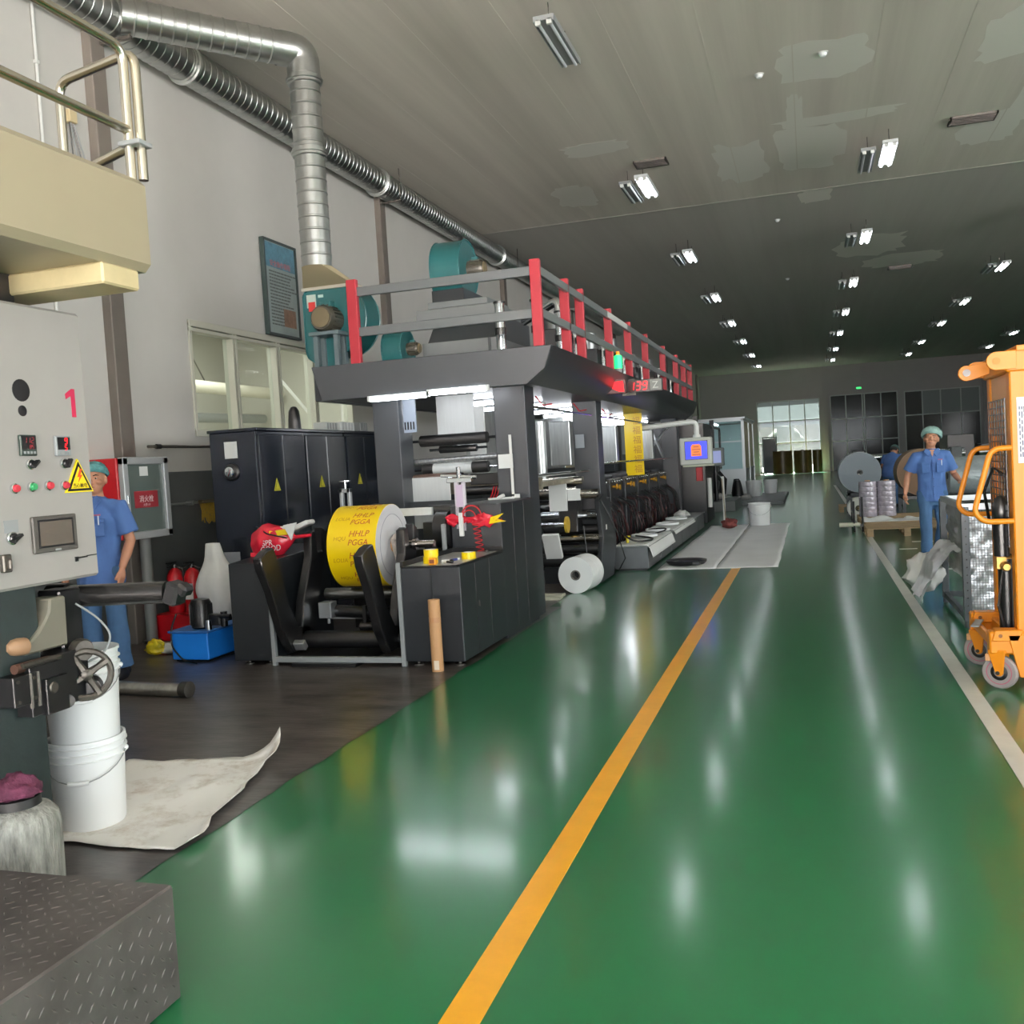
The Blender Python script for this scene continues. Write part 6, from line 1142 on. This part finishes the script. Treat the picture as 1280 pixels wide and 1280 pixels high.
    for s in (-1, 1):
        an = Vector(J['leg'][s][2]); f = MB().ell((an.x, an.y - .055, .040), (.046, .115, .05), 16, 10).ell((an.x, an.y + .02, .06), (.042, .05, .05), 14, 8)
        for v in f.bm.verts: v.co.z = max(v.co.z, .004)
        sg_ = math.radians(J.get('toe', {}).get(s, s * 8)); M = Matrix.Translation((an.x, an.y, 0)) @ Matrix.Rotation(sg_, 4, 'Z') @ Matrix.Translation((-an.x, -an.y, 0)); f.bm.transform(M)
        for v in f.bm.verts: v.co.z += max(0, an.z - .09)
        f.mk('shoe', shoe, root, local=True, ang=180)
    # cap and hair
    C_ = MB()
    def capf(u, v):
        a = 2 * PI * u; th = v * (1.72 + (.28 if puff > 1.1 else .08) * (1 + math.sin(a)) * .5); d = Vector((math.sin(th) * math.cos(a), math.sin(th) * math.sin(a), math.cos(th))); k = 1 + .055 * noise.noise(d * 6 + Vector((loc[0], 0, 0))) + .03 * noise.noise(d * 14)
        if v > .9: k *= 1 - (v - .9) * .9
        return Vector((d.x * .096 * k * puff, .012 + d.y * .110 * k * puff, 1.632 + d.z * .088 * k * puff - (.02 * d.y if v > .5 else 0)))
    C_.grid(capf, 36, 18); bmesh.ops.remove_doubles(C_.bm, verts=list(C_.bm.verts), dist=.0005); warp(H(C_)).mk('hair_net_cap', capmat, root, local=True, ang=180)
    Hr = MB().ell((0, .03, 1.595), (.0765, .072, .075), 18, 12); warp(H(Hr)).mk('hair', hairm, root, local=True, ang=180)
    if face:
        for s in (-1, 1):
            warp(H(MB().ell((s * .032, -.0815, 1.592), (.011, .008, .005), 12, 8))).mk('eye', rgbm('#b5a79c', .5), root, local=True, ang=180); warp(H(MB().ell((s * .032, -.0875, 1.592), (.0055, .004, .0055), 10, 6))).mk('pupil', rgbm('#17110d', .2), root, local=True, ang=180)
            warp(H(MB().tube([(s * .016, -.090, 1.610), (s * .033, -.088, 1.616), (s * .05, -.074, 1.610)], [.003, .0042, .0025], 6))).mk('eyebrow', hairm, root, local=True, ang=180)
        warp(H(MB().tube([(-.02, -.0855, 1.529), (-.008, -.092, 1.530), (.008, -.092, 1.530), (.02, -.0855, 1.529)], [.002, .0035, .0035, .002], 6))).mk('mouth', rgbm('#8a4a40'), root, local=True, ang=180)
        for s in (-1, 1):
            MB().prism([(s * .012, 1.40), (s * .075, 1.445), (s * .10, 1.405), (s * .045, 1.335)], 'xz', -.112, -.098, .002).mk('collar', cloth, shirt, local=True)
            MB().bx(s * .085 - .05, s * .085 + .05, -.148, -.136, 1.13, 1.25, .004, RZ(s * 14), (s * .085, -.142, 1.2)).mk('pocket', cloth, shirt, local=True); MB().bx(s * .085 - .053, s * .085 + .053, -.153, -.140, 1.235, 1.268, .004, RZ(s * 14), (s * .085, -.142, 1.2)).mk('pocket_flap', cloth, shirt, local=True)
        MB().prism([(-.03, 1.425), (.03, 1.425), (0, 1.335)], 'xz', -.105, -.088).mk('open_neck', skin, shirt, local=True)
        MB().bx(-.012, .012, -.141, -.132, .78, 1.31, .002).mk('placket', cloth, shirt, local=True)
        for k in range(5): MB().lathe([(.006, 0), (.006, .002)], (0, -.142, .85 + k * .1), (0, -1, 0), 10).mk('button', rgbm('#2a3f78'), shirt, local=True)
        MB().cyl((.10, -.158, 1.22), (.10, -.155, 1.29), .005, n=8).mk('pen', rgbm('#dfe6f2'), shirt, local=True)
        MB().bx(.055, .115, -.1555, -.152, 1.29, 1.302, .0, RZ(14), (.085, -.15, 1.29)).mk('red_stitching', rgbm('#9a4a6a'), shirt, local=True)
    return root
legs = {-1: ((-.09, 0, .86), (-.10, -.02, .47), (-.11, .02, .09)), 1: ((.09, 0, .86), (.10, -.01, .47), (.11, .03, .09))}
JL = {'arm': {-1: ((-.185, 0, 1.345), (-.25, .03, 1.09), (-.24, -.10, .87)), 1: ((.185, 0, 1.345), (.245, .03, 1.08), (.225, -.09, .88))}, 'hand': {-1: ((0, -.15, -1), .5, (1, 0, 0)), 1: ((-.03, -.15, -1), .5, (-1, 0, 0))}, 'leg': legs}
person('worker in blue with teal cap standing half behind the pale control panel', (-5.53, 6.42, 0), math.radians(10), 1.04, JL, capm, RZ(16) @ RX(-3))
JR = {'arm': {-1: ((-.185, 0, 1.345), (-.285, .05, 1.10), (-.33, .0, .87)), 1: ((.185, 0, 1.345), (.275, .06, 1.10), (.315, -.16, 1.0))}, 'hand': {-1: ((-.05, -.1, -1), .6, (1, 0, 0)), 1: ((.15, -.9, -.1), .7, (-.3, 0, -1))},
      'leg': {-1: ((-.09, 0, .86), (-.10, -.08, .48), (-.10, -.10, .09)), 1: ((.09, 0, .86), (.10, -.03, .47), (.09, .17, .12))}}
person('worker in blue with pale cap walking towards the camera past the pallets', (1.50, 13.55, 0), math.radians(2), 1.0, JR, capm2, RZ(-10) @ RX(-9) @ RY(5), puff=1.22)
JF = {'arm': {-1: ((-.185, 0, 1.345), (-.24, -.12, 1.15), (-.20, -.32, 1.05)), 1: ((.185, 0, 1.345), (.24, -.12, 1.15), (.20, -.32, 1.05))}, 'hand': {-1: ((0, -1, -.2), .5, (0, 0, -1)), 1: ((0, -1, -.2), .5, (0, 0, -1))}, 'leg': legs}
person('distant worker in dark blue bending over behind the wrapped cylinders', (1.80, 24.6, 0), math.radians(160), .98, JF, mat('cap_dark', '#3d5a58', .8), RX(10), bend=math.radians(42), voxel=.012, face=False)
